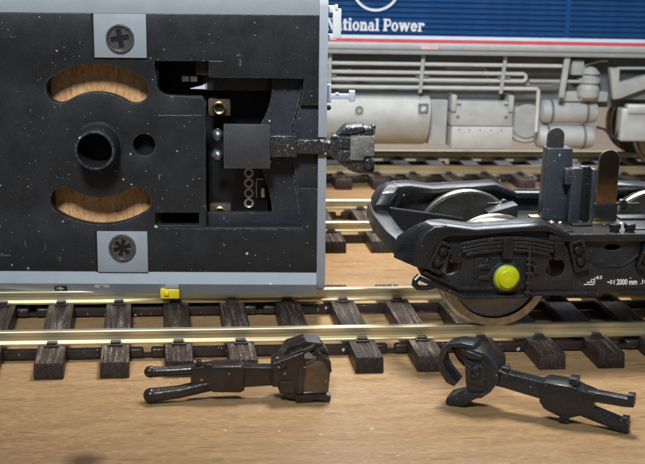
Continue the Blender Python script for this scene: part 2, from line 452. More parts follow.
# ------------------------------------------------------------------ mesh helpers (all lengths in mm)
class MB:
    def __init__(self):
        self.bm = bmesh.new()

    def _add(self, vs, fs):
        bv = [self.bm.verts.new(v) for v in vs]
        for f in fs:
            try:
                self.bm.faces.new([bv[i] for i in f])
            except ValueError:
                pass
        return self

    def box(self, x0, x1, y0, y1, z0, z1):
        vs = [(x, y, z) for x in (x0, x1) for y in (y0, y1) for z in (z0, z1)]
        return self._add(vs, [(0, 1, 3, 2), (4, 6, 7, 5), (0, 4, 5, 1), (2, 3, 7, 6), (0, 2, 6, 4), (1, 5, 7, 3)])

    @staticmethod
    def _at(axis, p, a):
        return {'y': (p[0], a, p[1]), 'x': (a, p[0], p[1]), 'z': (p[0], p[1], a)}[axis]

    def prism(self, pts, axis, a0, a1):
        n = len(pts)
        vs = [self._at(axis, p, a0) for p in pts] + [self._at(axis, p, a1) for p in pts]
        fs = [tuple(range(n)), tuple(reversed(range(n, 2 * n)))]
        fs += [(i, (i + 1) % n, n + (i + 1) % n, n + i) for i in range(n)]
        return self._add(vs, fs)

    def loft(self, loops, cap=True):
        """loops: lists of 3-d points of equal length, joined one to the next"""
        n = len(loops[0])
        vs = [p for lp in loops for p in lp]
        fs = []
        for k in range(len(loops) - 1):
            fs += [(k * n + i, k * n + (i + 1) % n, (k + 1) * n + (i + 1) % n, (k + 1) * n + i) for i in range(n)]
        if cap:
            fs += [tuple(range(n)), tuple(reversed(range((len(loops) - 1) * n, len(loops) * n)))]
        return self._add(vs, fs)

    def plate(self, outline, holes, axis, a0, a1):
        pts, edges = [], []
        for lp in [outline] + list(holes):
            s = len(pts)
            pts += [Vector(p) for p in lp]
            edges += [(s + i, s + (i + 1) % len(lp)) for i in range(len(lp))]
        v2, _, f2, *_ = delaunay_2d_cdt(pts, edges, [], 0, 1e-6)
        loops = [outline] + list(holes)

        def inside(x, y):
            odd = False
            for lp in loops:
                for i in range(len(lp)):
                    (xa, ya), (xb, yb) = lp[i], lp[i - 1]
                    if (ya > y) != (yb > y) and x < (xb - xa) * (y - ya) / (yb - ya) + xa:
                        odd = not odd
            return odd

        keep = []
        for f in f2:
            c = [sum(v2[i][k] for i in f) / len(f) for k in (0, 1)]
            if inside(c[0], c[1]):
                keep.append(f)
        f2 = keep
        n = len(v2)
        vs = [self._at(axis, p, a0) for p in v2] + [self._at(axis, p, a1) for p in v2]
        fs = [tuple(f) for f in f2] + [tuple(n + i for i in reversed(f)) for f in f2]
        cnt = {}
        for f in f2:
            for i in range(len(f)):
                a, b = f[i], f[(i + 1) % len(f)]
                k = (min(a, b), max(a, b))
                cnt.setdefault(k, []).append((a, b))
        for k, l in cnt.items():
            if len(l) == 1:
                a, b = l[0]
                fs.append((b, a, n + a, n + b))
        return self._add(vs, fs)

    def lathe(self, c, d, prof, seg=32, cap=True):
        """prof: (radius, distance along d) pairs"""
        d = Vector(d).normalized()
        a = d.orthogonal().normalized()
        b = d.cross(a)
        c = Vector(c)
        loops = []
        for r, h in prof:
            r = max(r, 1e-4)
            loops.append([c + d * h + (a * math.cos(t) + b * math.sin(t)) * r for t in [2 * PI * i / seg for i in range(seg)]])
        return self.loft(loops, cap)

    def ring(self, c, d, ro, ri, h, seg=32):
        return self.lathe(c, d, [(ri, 0), (ro, 0), (ro, h), (ri, h), (ri, 0)], seg, False)

    def tube(self, pts, r, seg=10, cap=True):
        pts = [Vector(p) for p in pts]
        loops = []
        ref = None
        for i, p in enumerate(pts):
            t = (pts[min(i + 1, len(pts) - 1)] - pts[max(i - 1, 0)]).normalized()
            if ref is None:
                ref = t.orthogonal().normalized()
            a = (ref - t * ref.dot(t)).normalized()
            ref = a
            b = t.cross(a)
            rr = r[i] if isinstance(r, (list, tuple)) else r
            loops.append([p + (a * math.cos(2 * PI * k / seg) + b * math.sin(2 * PI * k / seg)) * rr for k in range(seg)])
        return self.loft(loops, cap)

    def ball(self, c, r, seg=16):
        prof = [(r * math.sin(PI * i / 10), -r * math.cos(PI * i / 10)) for i in range(11)]
        return self.lathe(c, (0, 0, 1), prof, seg, False)

    def tf(self, mat):
        bmesh.ops.transform(self.bm, matrix=mat, verts=self.bm.verts)
        return self

    def build(self, name, mat, parent=None, bevel=0.0, seg=2, smooth=35, rough=0.0):
        bm = self.bm
        bmesh.ops.remove_doubles(bm, verts=bm.verts, dist=1e-4)
        bmesh.ops.recalc_face_normals(bm, faces=bm.faces)
        if bevel > 0:
            es = [e for e in bm.edges if len(e.link_faces) == 2 and e.calc_face_angle(0) > math.radians(32)]
            bmesh.ops.bevel(bm, geom=es, offset=bevel, segments=seg, profile=0.5, affect='EDGES', clamp_overlap=True)
        if rough > 0:
            for v in bm.verts:
                v.co += Vector((random.uniform(-1, 1), random.uniform(-1, 1), random.uniform(-1, 1))) * rough
        bmesh.ops.scale(bm, vec=(K, K, K), verts=bm.verts)
        me = bpy.data.meshes.new(name)
        bm.to_mesh(me)
        bm.free()
        me.shade_smooth()
        me.set_sharp_from_angle(angle=math.radians(smooth))
        me.materials.append(mat)
        return link(name, me, parent)


def link(name, me, parent=None):
    o = bpy.data.objects.new(name, me)
    col.objects.link(o)
    if parent is not None:
        o.parent = parent
    return o


def copy_of(o, parent, loc=None):
    c = o.copy()
    col.objects.link(c)
    c.parent = parent
    if loc is not None:
        c.location = Vector(loc) * K
    return c


def thing(name, loc, label, cat, group=None, rot=(0, 0, 0)):
    o = bpy.data.objects.new(name, None)
    o.empty_display_size = 0.3
    col.objects.link(o)
    o.location = Vector(loc) * K
    o.rotation_euler = rot
    o['label'] = label
    o['category'] = cat
    if group:
        o['group'] = group
    return o


def tag(o, label, cat, group=None):
    o['label'] = label
    o['category'] = cat
    if group:
        o['group'] = group
    return o


def circle(cx, cy, r, n=32, a0=0.0, a1=2 * PI):
    return [(cx + r * math.cos(a0 + (a1 - a0) * i / n), cy + r * math.sin(a0 + (a1 - a0) * i / n)) for i in range(n)]


def arc(cx, cy, r, d0, d1, n=12):
    return [(cx + r * math.cos(math.radians(d0 + (d1 - d0) * i / n)), cy + r * math.sin(math.radians(d0 + (d1 - d0) * i / n))) for i in range(n + 1)]


def text_mesh(name, body, size, mat, parent, loc, offset=0.0, extrude=0.02, align='LEFT', sx=1.0):
    cu = bpy.data.curves.new(name, 'FONT')
    cu.body = body
    cu.size = size * K
    cu.offset = offset * K
    cu.extrude = extrude * K
    cu.align_x = align
    tmp = bpy.data.objects.new(name + '_tmp', cu)
    col.objects.link(tmp)
    dg = bpy.context.evaluated_depsgraph_get()
    me = bpy.data.meshes.new_from_object(tmp.evaluated_get(dg))
    bpy.data.objects.remove(tmp)
    bpy.data.curves.remove(cu)
    me.name = name
    me.transform(Matrix.Diagonal((sx, 1, 1, 1)))
    me.transform(Matrix.Rotation(PI / 2, 4, 'X'))
    me.materials.clear()
    me.materials.append(mat)
    o = link(name, me, parent)
    o.location = Vector(loc) * K
    return o


# ------------------------------------------------------------------ the board
b = MB().box(-700, 900, -330, 700, -9, 0).build('baseboard', MW)
b['kind'] = 'structure'
b['label'] = 'pale brown wooden baseboard with fine grain running along the tracks'

# ------------------------------------------------------------------ tracks
PIT, OV, G, ST, RH = 7.571, 7.24, 16.5, 2.0, 1.64
SW = 3.43


def rail_profile():
    return [(-.95, 0), (.95, 0), (.95, .22), (.28, .42), (.22, 1.0), (.48, 1.16), (.48, 1.52), (.36, 1.64), (-.36, 1.64), (-.48, 1.52), (-.48, 1.16), (-.22, 1.0), (-.28, .42), (-.95, .22)]


def track(y, x0, n0, n1, label, gap, first=[]):
    t = thing('railway_track', (0, y, 0), label, 'track', 'model railway tracks on the board')
    xa, xb = x0 + n0 * PIT - 4, x0 + n1 * PIT + 4
    for ry in (0, G):
        MB().prism([(a + ry, c + ST) for a, c in rail_profile()], 'x', xa, xb).build('rail', MRAIL, t)
    if not first:
        s = MB()
        w = SW / 2
        s.loft([[(-w, y_, 0), (w, y_, 0), (w * .97, y_ + e, ST - .02), (-w * .97, y_ + e, ST - .02)] for y_, e in ((-OV, .25), (G + OV, -.25))])
        so = s.build('sleeper', MSL, None, 0.14)
        c = MB()
        c.box(-.85, .85, -.55, .45, -.05, .26)
        c.box(-.62, .62, -.3, .6, .2, .52)
        co = c.build('chair', MWEB, None, 0.07)
        wb_ = MB().box(0, 1, -.55, .55, .15, 1.35)
        wo = wb_.build('web', MWEB, None, 0.0)
        first.extend([so.data, co.data])
        for o in (so, co, wo):
            bpy.data.objects.remove(o)
    for k in range(n0, n1 + 1):
        x = x0 + k * PIT
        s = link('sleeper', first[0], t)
        s.location = Vector((x, 0, 0)) * K
        for cy, rz in ((-1.18, 0), (1.18, PI), (G - 1.18, 0), (G + 1.18, PI)):
            c = link('chair', first[1], s)
            c.location = Vector((0, cy, ST)) * K
            c.rotation_euler = (0, 0, rz)
        if k < n1:
            for ry, ph in ((-.35, gap[0]), (G - .35, gap[1])):
                xs, xe = x + SW / 2 - .1, x + PIT - SW / 2 + .1
                if (k - ph) % 4 == 0:                      # a flexible gap: two rounded stubs
                    mid = (xs + xe) / 2
                    MB().box(xs, mid - .45, ry - .55, ry + .55, .2, 1.4).build('web', MWEB, t, 0.3, 3)
                    MB().box(mid + .45, xe, ry - .55, ry + .55, .2, 1.4).build('web', MWEB, t, 0.3, 3)
                    MB().box(mid - .6, mid + .6, ry - .2, ry + .2, .25, .75).build('web', MWEB, t)
                else:
                    MB().box(xs, xe, ry - .5, ry + .5, .2, 1.35).build('web', MWEB, t, 0.16)
    return t


track(0, 0, -3, 13, 'nearest track on the board, under the black bogie', (1, 3))
track(54.86, 41.61, -6, 12, 'middle track, empty, between the bogie and the blue locomotive', (2, 0))
track(103.05, 50.13, -8, 16, 'farthest track, the blue locomotive standing on it', (1, 3))

# ------------------------------------------------------------------ the coach lying on its side, underside to the camera
coach = thing('train_coach', (33.74, 12.5, 6.94), 'grey coach lying on its side showing its black underframe', 'train coach', None, (0, -0.01687, -0.10978))
XL = -92.0
# body shell: cross-section in (y, z); the open underside faces -y
outer = [(-.55, -1.5), (.45, -3.2), (2.5, -3.35), (26, -3.35), (38, -1.2), (44, 4), (47, 11), (47.6, 17), (47, 23), (44, 30), (38, 35.2), (26, 37.35), (2.5, 37.35), (.35, 37.2), (-.12, 35.5)]
inner = [(0.02, 34.0), (2.2, 34.0), (2.2, 36), (26, 36.2), (37, 34), (43, 29), (45.6, 22), (46.2, 17), (45.6, 12), (43, 5), (37, 0), (26, -2.2), (2.2, -2), (2.2, 0), (0.02, 0.0)]
sh = MB().plate(outer + inner, [], 'x', XL, 0.0)
# end wall with the slot for the coupling
endo = [(-.25, -1.2), (.5, -2.35), (2.5, -2.9), (26, -3.1), (38, -1.0), (44, 4.2), (47, 11), (47.5, 17), (47, 23), (44, 29.8), (38, 35), (26, 37.1), (2.5, 36.9), (.5, 36.35), (-.25, 35.2), (-.25, 18.4), (4.5, 18.4), (4.5, 16.1), (-.25, 16.1)]
sh.plate(endo, [], 'x', 0.02, 1.12)
body = sh.build('body_shell', MGREY, coach, 0.0)

plate_out = [(XL, 0.02), (-.03, 0.02), (-.03, 11.57), (-2.75, 11.57), (-2.35, 9.2), (-2.1, 7.2), (-2.05, 6.2), (-14.66, 6.1), (-14.55, 22.8), (-14.7, 23.2), (-15.1, 23.45), (-19.2, 23.62),
             (-19.9, 23.8), (-20.4, 24.15), (-20.72, 24.7), (-21.05, 28.0), (-14.1, 28.04), (-14.06, 25.97), (-1.93, 25.9), (-2.0, 24.6), (-2.2, 23.4), (-2.42, 22.52), (-.03, 22.52), (-.03, 33.98), (XL, 33.98)]
PC = (-28.4, 17.0)


def slot(sign):
    rm, rc = 8.75, 1.82
    d = 33.0
    a0, a1 = (90 - d, 90 + d) if sign > 0 else (270 - d, 270 + d)
    p = arc(PC[0], PC[1], rm + rc, a0, a1, 22)
    e = (PC[0] + rm * math.cos(math.radians(a1)), PC[1] + rm * math.sin(math.radians(a1)))
    p += arc(e[0], e[1], rc, a1, a1 + 180, 12)[1:-1]
    p += arc(PC[0], PC[1], rm - rc, a1, a0, 22)
    e = (PC[0] + rm * math.cos(math.radians(a0)), PC[1] + rm * math.sin(math.radians(a0)))
    p += arc(e[0], e[1], rc, a0 + 180, a0 + 360, 12)[1:-1]
    return p


holes = [slot(1), slot(-1), circle(PC[0], PC[1], 2.2, 40), circle(-22.57, 17.13, 1.45, 28), [(-21.35, 6.4), (-15.6, 6.42), (-15.55, 8.12), (-21.33, 8.1)]]
MB().plate(plate_out, holes, 'y', 0.0, 1.5).build('underframe_plate', MBLK, coach, 0.1)
MB().box(-20.9, -2.0, -.02, .35, 5.8, 6.05).build('ridge', MBLK, coach, 0.03)
# curved shelf inside the coupling opening, and the lower channel by the coach end
cav = [(-14.9, 23.85), (-6.1, 23.63), (-6.25, 22.7), (-6.5, 21.8), (-6.9, 20.8), (-7.38, 19.8), (-7.7, 18.2), (-7.8, 16.9), (-7.7, 15.4), (-7.46, 13.85), (-6.95, 12.4), (-6.5, 11), (-6.15, 9.4), (-5.94, 7.7), (-14.9, 7.7)]
shelf = [(-14.9, 5.0), (-.05, 5.0), (-.05, 27.2), (-6.05, 27.2)] + cav[1:]
MB().box(-14.9, -6.2, 3.6, 4.4, 23.85, 27.2).build('coupling_ledge', MBLK2, coach, 0.06)
MB().plate(shelf, [], 'y', 2.1, 3.3).build('coupling_shelf', MBLK2, coach, 0.08)
MB().plate([(-2.42, 22.5), (-2.85, 20.8), (-3.34, 18.9), (-3.55, 17), (-3.3, 15.2), (-3.0, 13.2), (-2.75, 11.6), (-.05, 11.6), (-.05, 22.5)], [], 'y', .75, 2.05).build('channel_floor', MBLK2, coach, 0.06)
cl = [(-1.98, 25.85), (-2.05, 24.6), (-2.25, 23.4), (-2.5, 22.4), (-2.93, 20.8), (-3.4, 18.9), (-3.62, 17), (-3.37, 15.2), (-3.08, 13.2), (-2.8, 11.4), (-2.42, 9.2), (-2.17, 7.2), (-2.1, 6.25)]
MB().tube([(x - .12, 1.9, z) for x, z in cl], .13, 8).build('curved_rib', MBLK2, coach)
# walls and floor of the dark cavity behind
tr = MB()
tr.box(-21.15, -2.5, 8.2, 8.8, 3.2, 30.5)
tr.box(-21.15, -20.7, 1.55, 8.2, 3.2, 30.5)
tr.box(-3.2, -2.5, 3.4, 8.2, 3.2, 30.5)
tr.box(-20.7, -3.2, 3.05, 8.2, 29.0, 30.5)
tr.box(-20.7, -3.2, 3.05, 8.2, 3.2, 4.8)
tr.build('cavity_tray', MPIT, coach)
MB().box(-15.9, -14.2, 2.2, 3.4, 26.0, 29).build('cavity_post', MBLK2, coach, 0.1)
wh = MB()
wh.box(-17.9, -17.0, 4.0, 4.8, 24.9, 25.6)
wh.box(-16.8, -15.9, 4.0, 4.8, 24.9, 25.6)
wh.prism([(-16.8, 24.0), (-14.5, 23.95), (-14.5, 24.9), (-15.3, 24.4)], 'y', 3.6, 4.6)
wh.build('wire_clip', MWHT, coach, 0.05)
MB().box(-34.9, -21.3, 3.3, 6, 3.6, 30.4).build('ballast_weight', MWGT, coach)
# circuit board and its fittings
pcb = MB().box(-14.6, -6.6, 4.7, 5.4, 5.6, 15.4).build('circuit_board', MPCB, coach, 0.05)
for z in (14.0, 12.62, 11.22, 9.82, 8.42):
    MB().lathe((-9.15, 4.75, z), (0, -1, 0), [(.36, 0), (.70, 0), (.69, .22), (.54, .36), (.40, .28), (.36, 0)], 20, False).build('solder_ring', MVIA, pcb)
lm = MB()
lm.box(-8.2, -8.1, 4.60, 4.71, 9.2, 11.8)
lm.box(-8.2, -7.2, 4.60, 4.71, 11.7, 11.8)
lm.build('print_line', MPRT, pcb)
MB().box(-7.5, -7.0, 4.2, 4.7, 9.3, 10.6).build('chip', MTIN, pcb, 0.08)
for z in (21.55, 7.35):
    mo = MB().box(-14.5, -11.5, 3.7, 5.4, z - 1.15, z + 1.15).build('bush_mount', MBRN, coach, 0.25)
    MB().lathe((-13.0, 3.7, z), (0, -1, 0), [(.55, -.6), (.55, .5), (.72, .58), (.90, .46), (.90, -.3)], 28, False).build('brass_bush', MBRASS, mo)
    MB().lathe((-13.0, 3.66, z), (0, -1, 0), [(.01, 0), (.56, 0)], 20, False).build('bush_hole', MPIT, mo)
MB().tube([(-21.2, 0.0, 21.0), (-15.0, 0.0, 21.05)], .05, 6).build('mould_line', MBLK, coach)
MB().tube([(-14.0, 0.0, 28.05), (-12.0, 0.0, 28.05)], .06, 6).build('mould_line', MBLK, coach)
# pivot tube
MB().lathe((PC[0], 0.25, PC[1]), (0, -1, 0), [(2.2, -1.4), (2.2, 3.9), (2.28, 4.0), (2.44, 4.0), (2.55, 3.9), (2.85, .55), (3.15, .25), (3.15, 0.2)], 48, False).build('pivot_tube', MBLK, coach)
MB().lathe((PC[0], 2.0, PC[1]), (0, -1, 0), [(.01, 0), (2.4, 0)], 24, False).build('tube_floor', MPIT, coach)
MB().lathe((-22.57, 2.2, 17.13), (0, -1, 0), [(.01, 0), (2.2, 0)], 24, False).build('tube_floor', MPIT, coach)


def screw(parent, x, z, y, star):
    cross = []
    n = 6 if star else 4
    for i in range(n):
        a = 2 * PI * i / n + (0.3 if star else 0.18)
        for da, r in ((-.27, 1.22), (.27, 1.22), (PI / n, .46)):
            cross.append((x + r * math.cos(a + da), z + r * math.sin(a + da)))
    s = MB()
    s.plate(circle(x, z, 1.42, 36), [cross], 'y', y - .12, y + .3)
    s.lathe((x, y, z), (0, -1, 0), [(1.42, -.3), (1.42, .10), (1.52, .34), (1.70, .36), (1.80, .2), (1.80, -.3)], 40, False)
    o = s.build('screw', MSCREW, parent, 0.0)
    return o


for x, z0, z1, zs, star in ((-25.25, 28.42, 33.96, 30.87, False), (-25.7, 0.04, 5.6, 3.42, True)):
    MB().box(x - 3.62, x - 3.31, -.10, .02, z0, z1).build('tab_gap', MPIT, coach)
    tb = MB().box(x - 3.3, x + 3.33, -.32, -.01, z0, z1).build('mounting_tab', MGREY, coach, 0.06)
    screw(tb, x, zs, -.36, star)
    MB().lathe((x, -.34, zs), (0, -1, 0), [(.01, 0), (1.43, 0)], 24, False).build('screw_recess', MPIT, tb)
# coupling fixed in the coach
cp = MB()
cp.box(-6.3, -2.6, -1.4, .55, 15.85, 18.8)
cp.box(-2.7, .95, -1.1, .4, 16.25, 18.25)
cp.box(.7, 1.75, -1.3, .5, 16.5, 18.0)
cp.build('coupling', MCPL, coach, 0.25, 3)
cpl = coach.children[-1]
MB().box(-12.15, -6.2, -1.75, -1.0, 14.48, 20.22).build('draw_plate', MDRAW, cpl, 0.05)
for z in (18.6, 15.95):
    MB().ball((-13.0, -.4, z), .85, 14).build('pivot_ball', MSIL, cpl, 0, 2, 80, 0.07)
hd = MB()
hd.prism([(1.6, 16.3), (3.1, 15.0), (4.3, 14.2), (5.3, 13.95), (7.25, 13.9), (7.3, 15.3), (6.9, 15.6), (6.9, 18.9), (7.3, 19.2), (7.28, 20.0), (3.3, 19.95), (2.4, 19.0), (1.6, 18.2)], 'y', -1.9, .9)
hd.prism([(2.6, 19.2), (3.5, 20.05), (5.6, 20.2), (6.2, 19.7), (4.2, 19.2)], 'y', -2.3, 1.2)
hd.box(1.7, 2.6, -2.2, .4, 16.9, 18.9)
hd.box(2.8, 4.3, -2.3, .4, 15.6, 17.0)
hd.box(2.9, 4.1, -2.25, .3, 17.3, 18.7)
hd.lathe((6.55, -1.2, 15.3), (0, -1, 0), [(.01, -.6), (.72, -.6), (.72, 1.2), (.55, 1.35), (.01, 1.35)], 18, False)
hd.lathe((6.6, -1.2, 19.55), (0, -1, 0), [(.01, -.6), (.5, -.6), (.5, .9), (.01, .95)], 14, False)
hd.lathe((7.05, -1.2, 20.0), (0, -1, 0), [(.01, -.6), (.32, -.6), (.32, .7), (.01, .75)], 12, False)
hd.build('knuckle_head', MCPL, cpl, 0.16, 2)
MB().prism([(4.1, 15.8), (5.8, 15.75), (6.0, 16.3), (7.2, 16.35), (7.22, 18.95), (4.1, 18.95)], 'y', -2.45, -1.5).build('jaw_plate', MCPLJ, cpl, 0.12)
# white hand rail and grey step on the coach end
hr = MB()
hr.box(1.75, 2.85, 1.4, 2.5, 31.0, 34.7)
hr.box(1.1, 2.3, 1.5, 2.4, 34.2, 35.1)
hr.box(1.1, 2.3, 1.5, 2.4, 30.75, 31.5)
hr.box(2.0, 2.4, 1.2, 2.4, 34.6, 35.25)
hr.build('hand_rail', MWHT, coach, 0.12)
st = MB()
st.box(1.1, 1.7, 1.5, 2.4, 22.6, 25.0)
st.box(1.5, 4.1, 1.5, 2.3, 23.1, 23.75)
st.box(4.0, 4.8, 1.3, 2.5, 22.8, 24.2)
st.box(2.2, 2.7, 1.4, 2.0, 23.6, 23.95)
st.build('step_bracket', MLG, coach, 0.12)
MB().ball((1.35, 1.4, 22.0), .35, 12).build('rubber_stud', MDEC, coach)
# markings on the turned-under side: plane from (y -.55, z -1.5) to (y .45, z -3.2)


def on_strip(x0, x1, s0, s1, lift):
    """a thin slip on the sloping lower side; s runs 0..1 down the slope"""
    f = lambda s, l: (-.55 + s - l * .86, -1.5 - 1.7 * s - l * .5)
    mbx = MB()
    (ya, za), (yb, zb) = f(s0, lift), f(s1, lift)
    (yc, zc), (yd, zd) = f(s1, .004), f(s0, .004)
    mbx.prism([(ya, za), (yb, zb), (yc, zc), (yd, zd)], 'x', x0, x1)
    return mbx


dc = on_strip(-34.9, -33.2, .22, .72, .02).build('data_panel', MDEC, coach)
for x0, x1, s0, s1 in ((-34.6, -33.6, .44, .52), (-34.3, -33.9, .34, .62)):
    on_strip(x0, x1, s0, s1, .035).build('print_mark', MPRT, dc)
for x0, x1, s0, s1 in ((-29.5, -28.9, .12, .38), (-28.9, -28.3, .12, .2), (-28.3, -27.6, .12, .38)):
    on_strip(x0, x1, s0, s1, .02).build('print_mark', MPRT, coach)
yl = MB()
yl.box(-20.8, -18.25, -.75, .6, -3.55, -2.15)
yl.box(-20.3, -19.6, -1.0, .3, -3.1, -2.4)
yl.build('yellow_block', MYELH, coach, 0.18, 3)
MB().box(-20.1, -18.3, -.75, -.1, -2.1, -1.45).build('grey_block', MGREY, coach, 0.06)

# ------------------------------------------------------------------ the bogie on the nearest track
bogie = thing('train_bogie', (68.0, 8.25, 0), 'black four-wheeled bogie standing on the nearest track, one axle end painted yellow', 'bogie')
BX, BY = 68.0, 8.25


def bl(pts):
    return [(x - BX, z) for x, z in pts]


def mir(pts):
    return [(-x, z) for x, z in reversed(pts)]


YF = -4.5 - BY
# outer outline of a side frame, left half (x measured from the bogie centre)
top_l = bl([(43.3, 12.6), (43.2, 15.0), (44.0, 16.75), (45.2, 17.65), (47, 17.75), (50.4, 17.3), (53.3, 17.5), (56.2, 17.65), (59.2, 17.85), (62.4, 16.55)])
bot_l = bl([(43.7, 12.4), (44.3, 11.3), (49.7, 8.45), (56.7, 8.55), (59, 8.85)])
in_top = bl([(45.4, 12.2), (45.5, 14.6), (46.1, 15.7), (47.3, 16.45), (50.4, 16.45), (53.3, 16.75), (56.2, 16.95), (59.4, 16.95), (62.6, 15.75)])


def side_frame(sgn):
    """one side frame: sgn -1 = near side, +1 = far side; y in bogie space"""
    y_out = 12.75
    ys = lambda a: sgn * a
    outline = [(-x, z) for x, z in top_l[::-1]]
    full = bot_l[::-1] + top_l + outline + [(-x, z) for x, z in bot_l]
    o = MB()
    hl = circle(47.7 - BX, 12.3, .95, 20)
    hl = [(x * 1.0 + (x - (47.7 - BX)) * .25, z) for x, z in hl]
    hr_ = circle(61.0 - BX, 12.15, 1.25, 24)
    ov = [(68.1 - BX + 1.05 * math.cos(t), 14.7 + .42 * math.sin(t)) for t in [2 * PI * i / 24 for i in range(24)]]
    hs = [hl, hr_, ov, [(-x, z) for x, z in hl], [(-x, z) for x, z in hr_]]
    o.plate(full, hs, 'y', ys(y_out - 1.1), ys(y_out - .35))
    so = o.build('side_frame', MBOGM, bogie, 0.05)
    # top flange: the heavy rounded band round the ends and along the top
    band = top_l + in_top[::-1]
    for mirr in (False, True):
        p = [(-x, z) for x, z in band] if mirr else band
        MB().plate(p, [], 'y', ys(9.6), ys(y_out + .75)).build('flange', MBOG, so, 0.28, 3)
    ctop = [(62.2 - BX, 15.75), (62.2 - BX, 16.55), (-(62.2 - BX), 16.55), (-(62.2 - BX), 15.75)]
    MB().plate(ctop, [], 'y', ys(10.2), ys(y_out + .6)).build('flange', MBOG, so, 0.12)
    # lower rails
    for mirr in (False, True):
        f = (lambda l: [(-x, z) for x, z in l]) if mirr else (lambda l: l)
        st1 = f(bl([(44.5, 11.9), (49.1, 9.75), (53.0, 9.75)]))
        MB().tube([(x, ys(y_out - .1), z) for x, z in st1], .28, 8).build('strut', MBOG, so)
        st2 = f(bl([(44.2, 10.95), (49.7, 8.55), (56.7, 8.6), (59, 8.9), (66.5, 8.95)]))
        MB().tube([(x, ys(y_out - .15), z) for x, z in st2], .30, 8).build('strut', MBOG, so)
    tr_ = bl([(64.6, 13.7), (65.1, 13.25), (66.5, 12.4), (70.3, 12.4), (70.9, 13.25), (71.4, 13.7)])
    MB().tube([(-3.4, ys(y_out - .2), 13.75), (-2.9, ys(y_out - .2), 13.3), (-1.5, ys(y_out - .2), 12.4), (1.5, ys(y_out - .2), 12.4), (2.9, ys(y_out - .2), 13.3), (3.4, ys(y_out - .2), 13.75)], .22, 8).build('strut', MBOG, so)
    MB().plate([(-4.6, 8.95), (4.6, 8.95), (4.6, 12.2), (2.9, 13.1), (1.5, 12.2), (-1.5, 12.2), (-2.9, 13.1), (-4.6, 12.2)], [], 'y', ys(y_out - .36), ys(y_out - .2)).build('data_plate', MBOGM, so, 0.04)
    for mirr in (1, -1):
        X = lambda x: mirr * (x - BX)
        # laminated spring of four leaves, its buckle and hangers
        for i in range(4):
            zc = 16.1 - i * .5
            half = 6.6 - i * .45
            pts = []
            for j in range(13):
                s = -1 + 2 * j / 12
                pts.append((54.7 + half * s, zc - (.95 - i * .12) * s * s))
            lp = [(X(x), z + .19) for x, z in pts] + [(X(x), z - .17) for x, z in reversed(pts)]
            MB().plate(lp, [], 'y', ys(y_out - .3), ys(y_out + .45 - i * .06)).build('spring_leaf', MBOGM, so, 0.05)
        for xa, xb, za, zb in ((47.6, 48.8, 13.2, 15.5), (53.95, 55.2, 13.6, 16.35), (60.45, 61.6, 13.4, 15.7)):
            MB().box(min(X(xa), X(xb)), max(X(xa), X(xb)), min(ys(y_out - .4), ys(y_out + .75)), max(ys(y_out - .4), ys(y_out + .75)), za, zb).build('spring_clip', MBOG, so, 0.12)
        # dampers: tilted rounded frames with two studs
        for cx_, cz, an in ((46.25, 13.9, -24), (63.55, 13.95, 17)):
            d = MB()
            w, h, r = .95, 1.95, .38
            rr = arc(w - r, h - r, r, 0, 90, 5) + arc(-w + r, h - r, r, 90, 180, 5) + arc(-w + r, -h + r, r, 180, 270, 5) + arc(w - r, -h + r, r, 270, 360, 5)
            ri = [(x * .72, z * .84) for x, z in rr]
            d.plate(rr, [ri], 'y', -.9, .35)
            d.plate(rr, [], 'y', -.45, .33)
            d.lathe((0, -.4, .75), (0, -1, 0), [(.62, 0), (.58, .35), (.4, .62), (.01, .68)], 14, False)
            d.lathe((0, -.4, -.75), (0, -1, 0), [(.62, 0), (.58, .35), (.4, .62), (.01, .68)], 14, False)
            if sgn > 0:
                d.tf(Matrix.Scale(-1, 4, (0, 1, 0)))
            d.tf(Matrix.Translation((X(cx_), ys(y_out), cz)) @ Matrix.Rotation(math.radians(an * mirr) * -1, 4, 'Y'))
            d.build('damper', MBOG, so, 0.08)
        # axle box: octagon, side block, cap
        ab = MB()
        c0 = (X(54.65), 11.2)
        oc = [(c0[0] + 2.0 * math.cos(PI / 8 + i * PI / 4), c0[1] + 1.95 * math.sin(PI / 8 + i * PI / 4)) for i in range(8)]
        ab.plate(oc, [], 'y', ys(y_out - .4), ys(y_out + .55))
        xx = sorted((X(50.8), X(58.2)))
        ab.plate([(xx[0], 9.6), (xx[1], 9.6), (xx[1], 13.6), (xx[0], 13.6)], [], 'y', ys(y_out - .4), ys(y_out + .05))
        for zz in (11.1, 12.5):
            xs_ = sorted((X(51.3), X(52.6)))
            ab.box(xs_[0], xs_[1], min(ys(y_out), ys(y_out + .45)), max(ys(y_out), ys(y_out + .45)), zz - .2, zz + .2)
        abo = ab.build('axle_box', MBOG, so, 0.1)
        yel = sgn < 0 and mirr > 0
        MB().lathe((c0[0], ys(y_out + .5), c0[1]), (0, sgn, 0), [(1.66, -.2), (1.66, .12), (1.5, .22)], 32, False).build('cap_ring', MGRN if yel else MBOG, abo)
        MB().lathe((c0[0], ys(y_out + .5), c0[1]), (0, sgn, 0), [(1.5, -.2), (1.5, .35), (1.38, .48), (1.2, .50), (1.18, .82), (1.05, .95), (.5, 1.0), (.01, 1.01)], 36, False).build('axle_cap', MYEL if yel else MBOG, abo)
        rd = MB()
        rd.tube([(X(57.5), ys(y_out + .25), 8.8), (X(57.45), ys(y_out + .25), 15.2)], .22, 8)
        for zz, ww in ((13.4, .42), (12.7, .36), (11.6, .42), (10.4, .36), (9.2, .42)):
            rd.box(min(X(57.5 - ww), X(57.5 + ww)), max(X(57.5 - ww), X(57.5 + ww)), min(ys(y_out - .3), ys(y_out + .5)), max(ys(y_out - .3), ys(y_out + .5)), zz - .14, zz + .14)
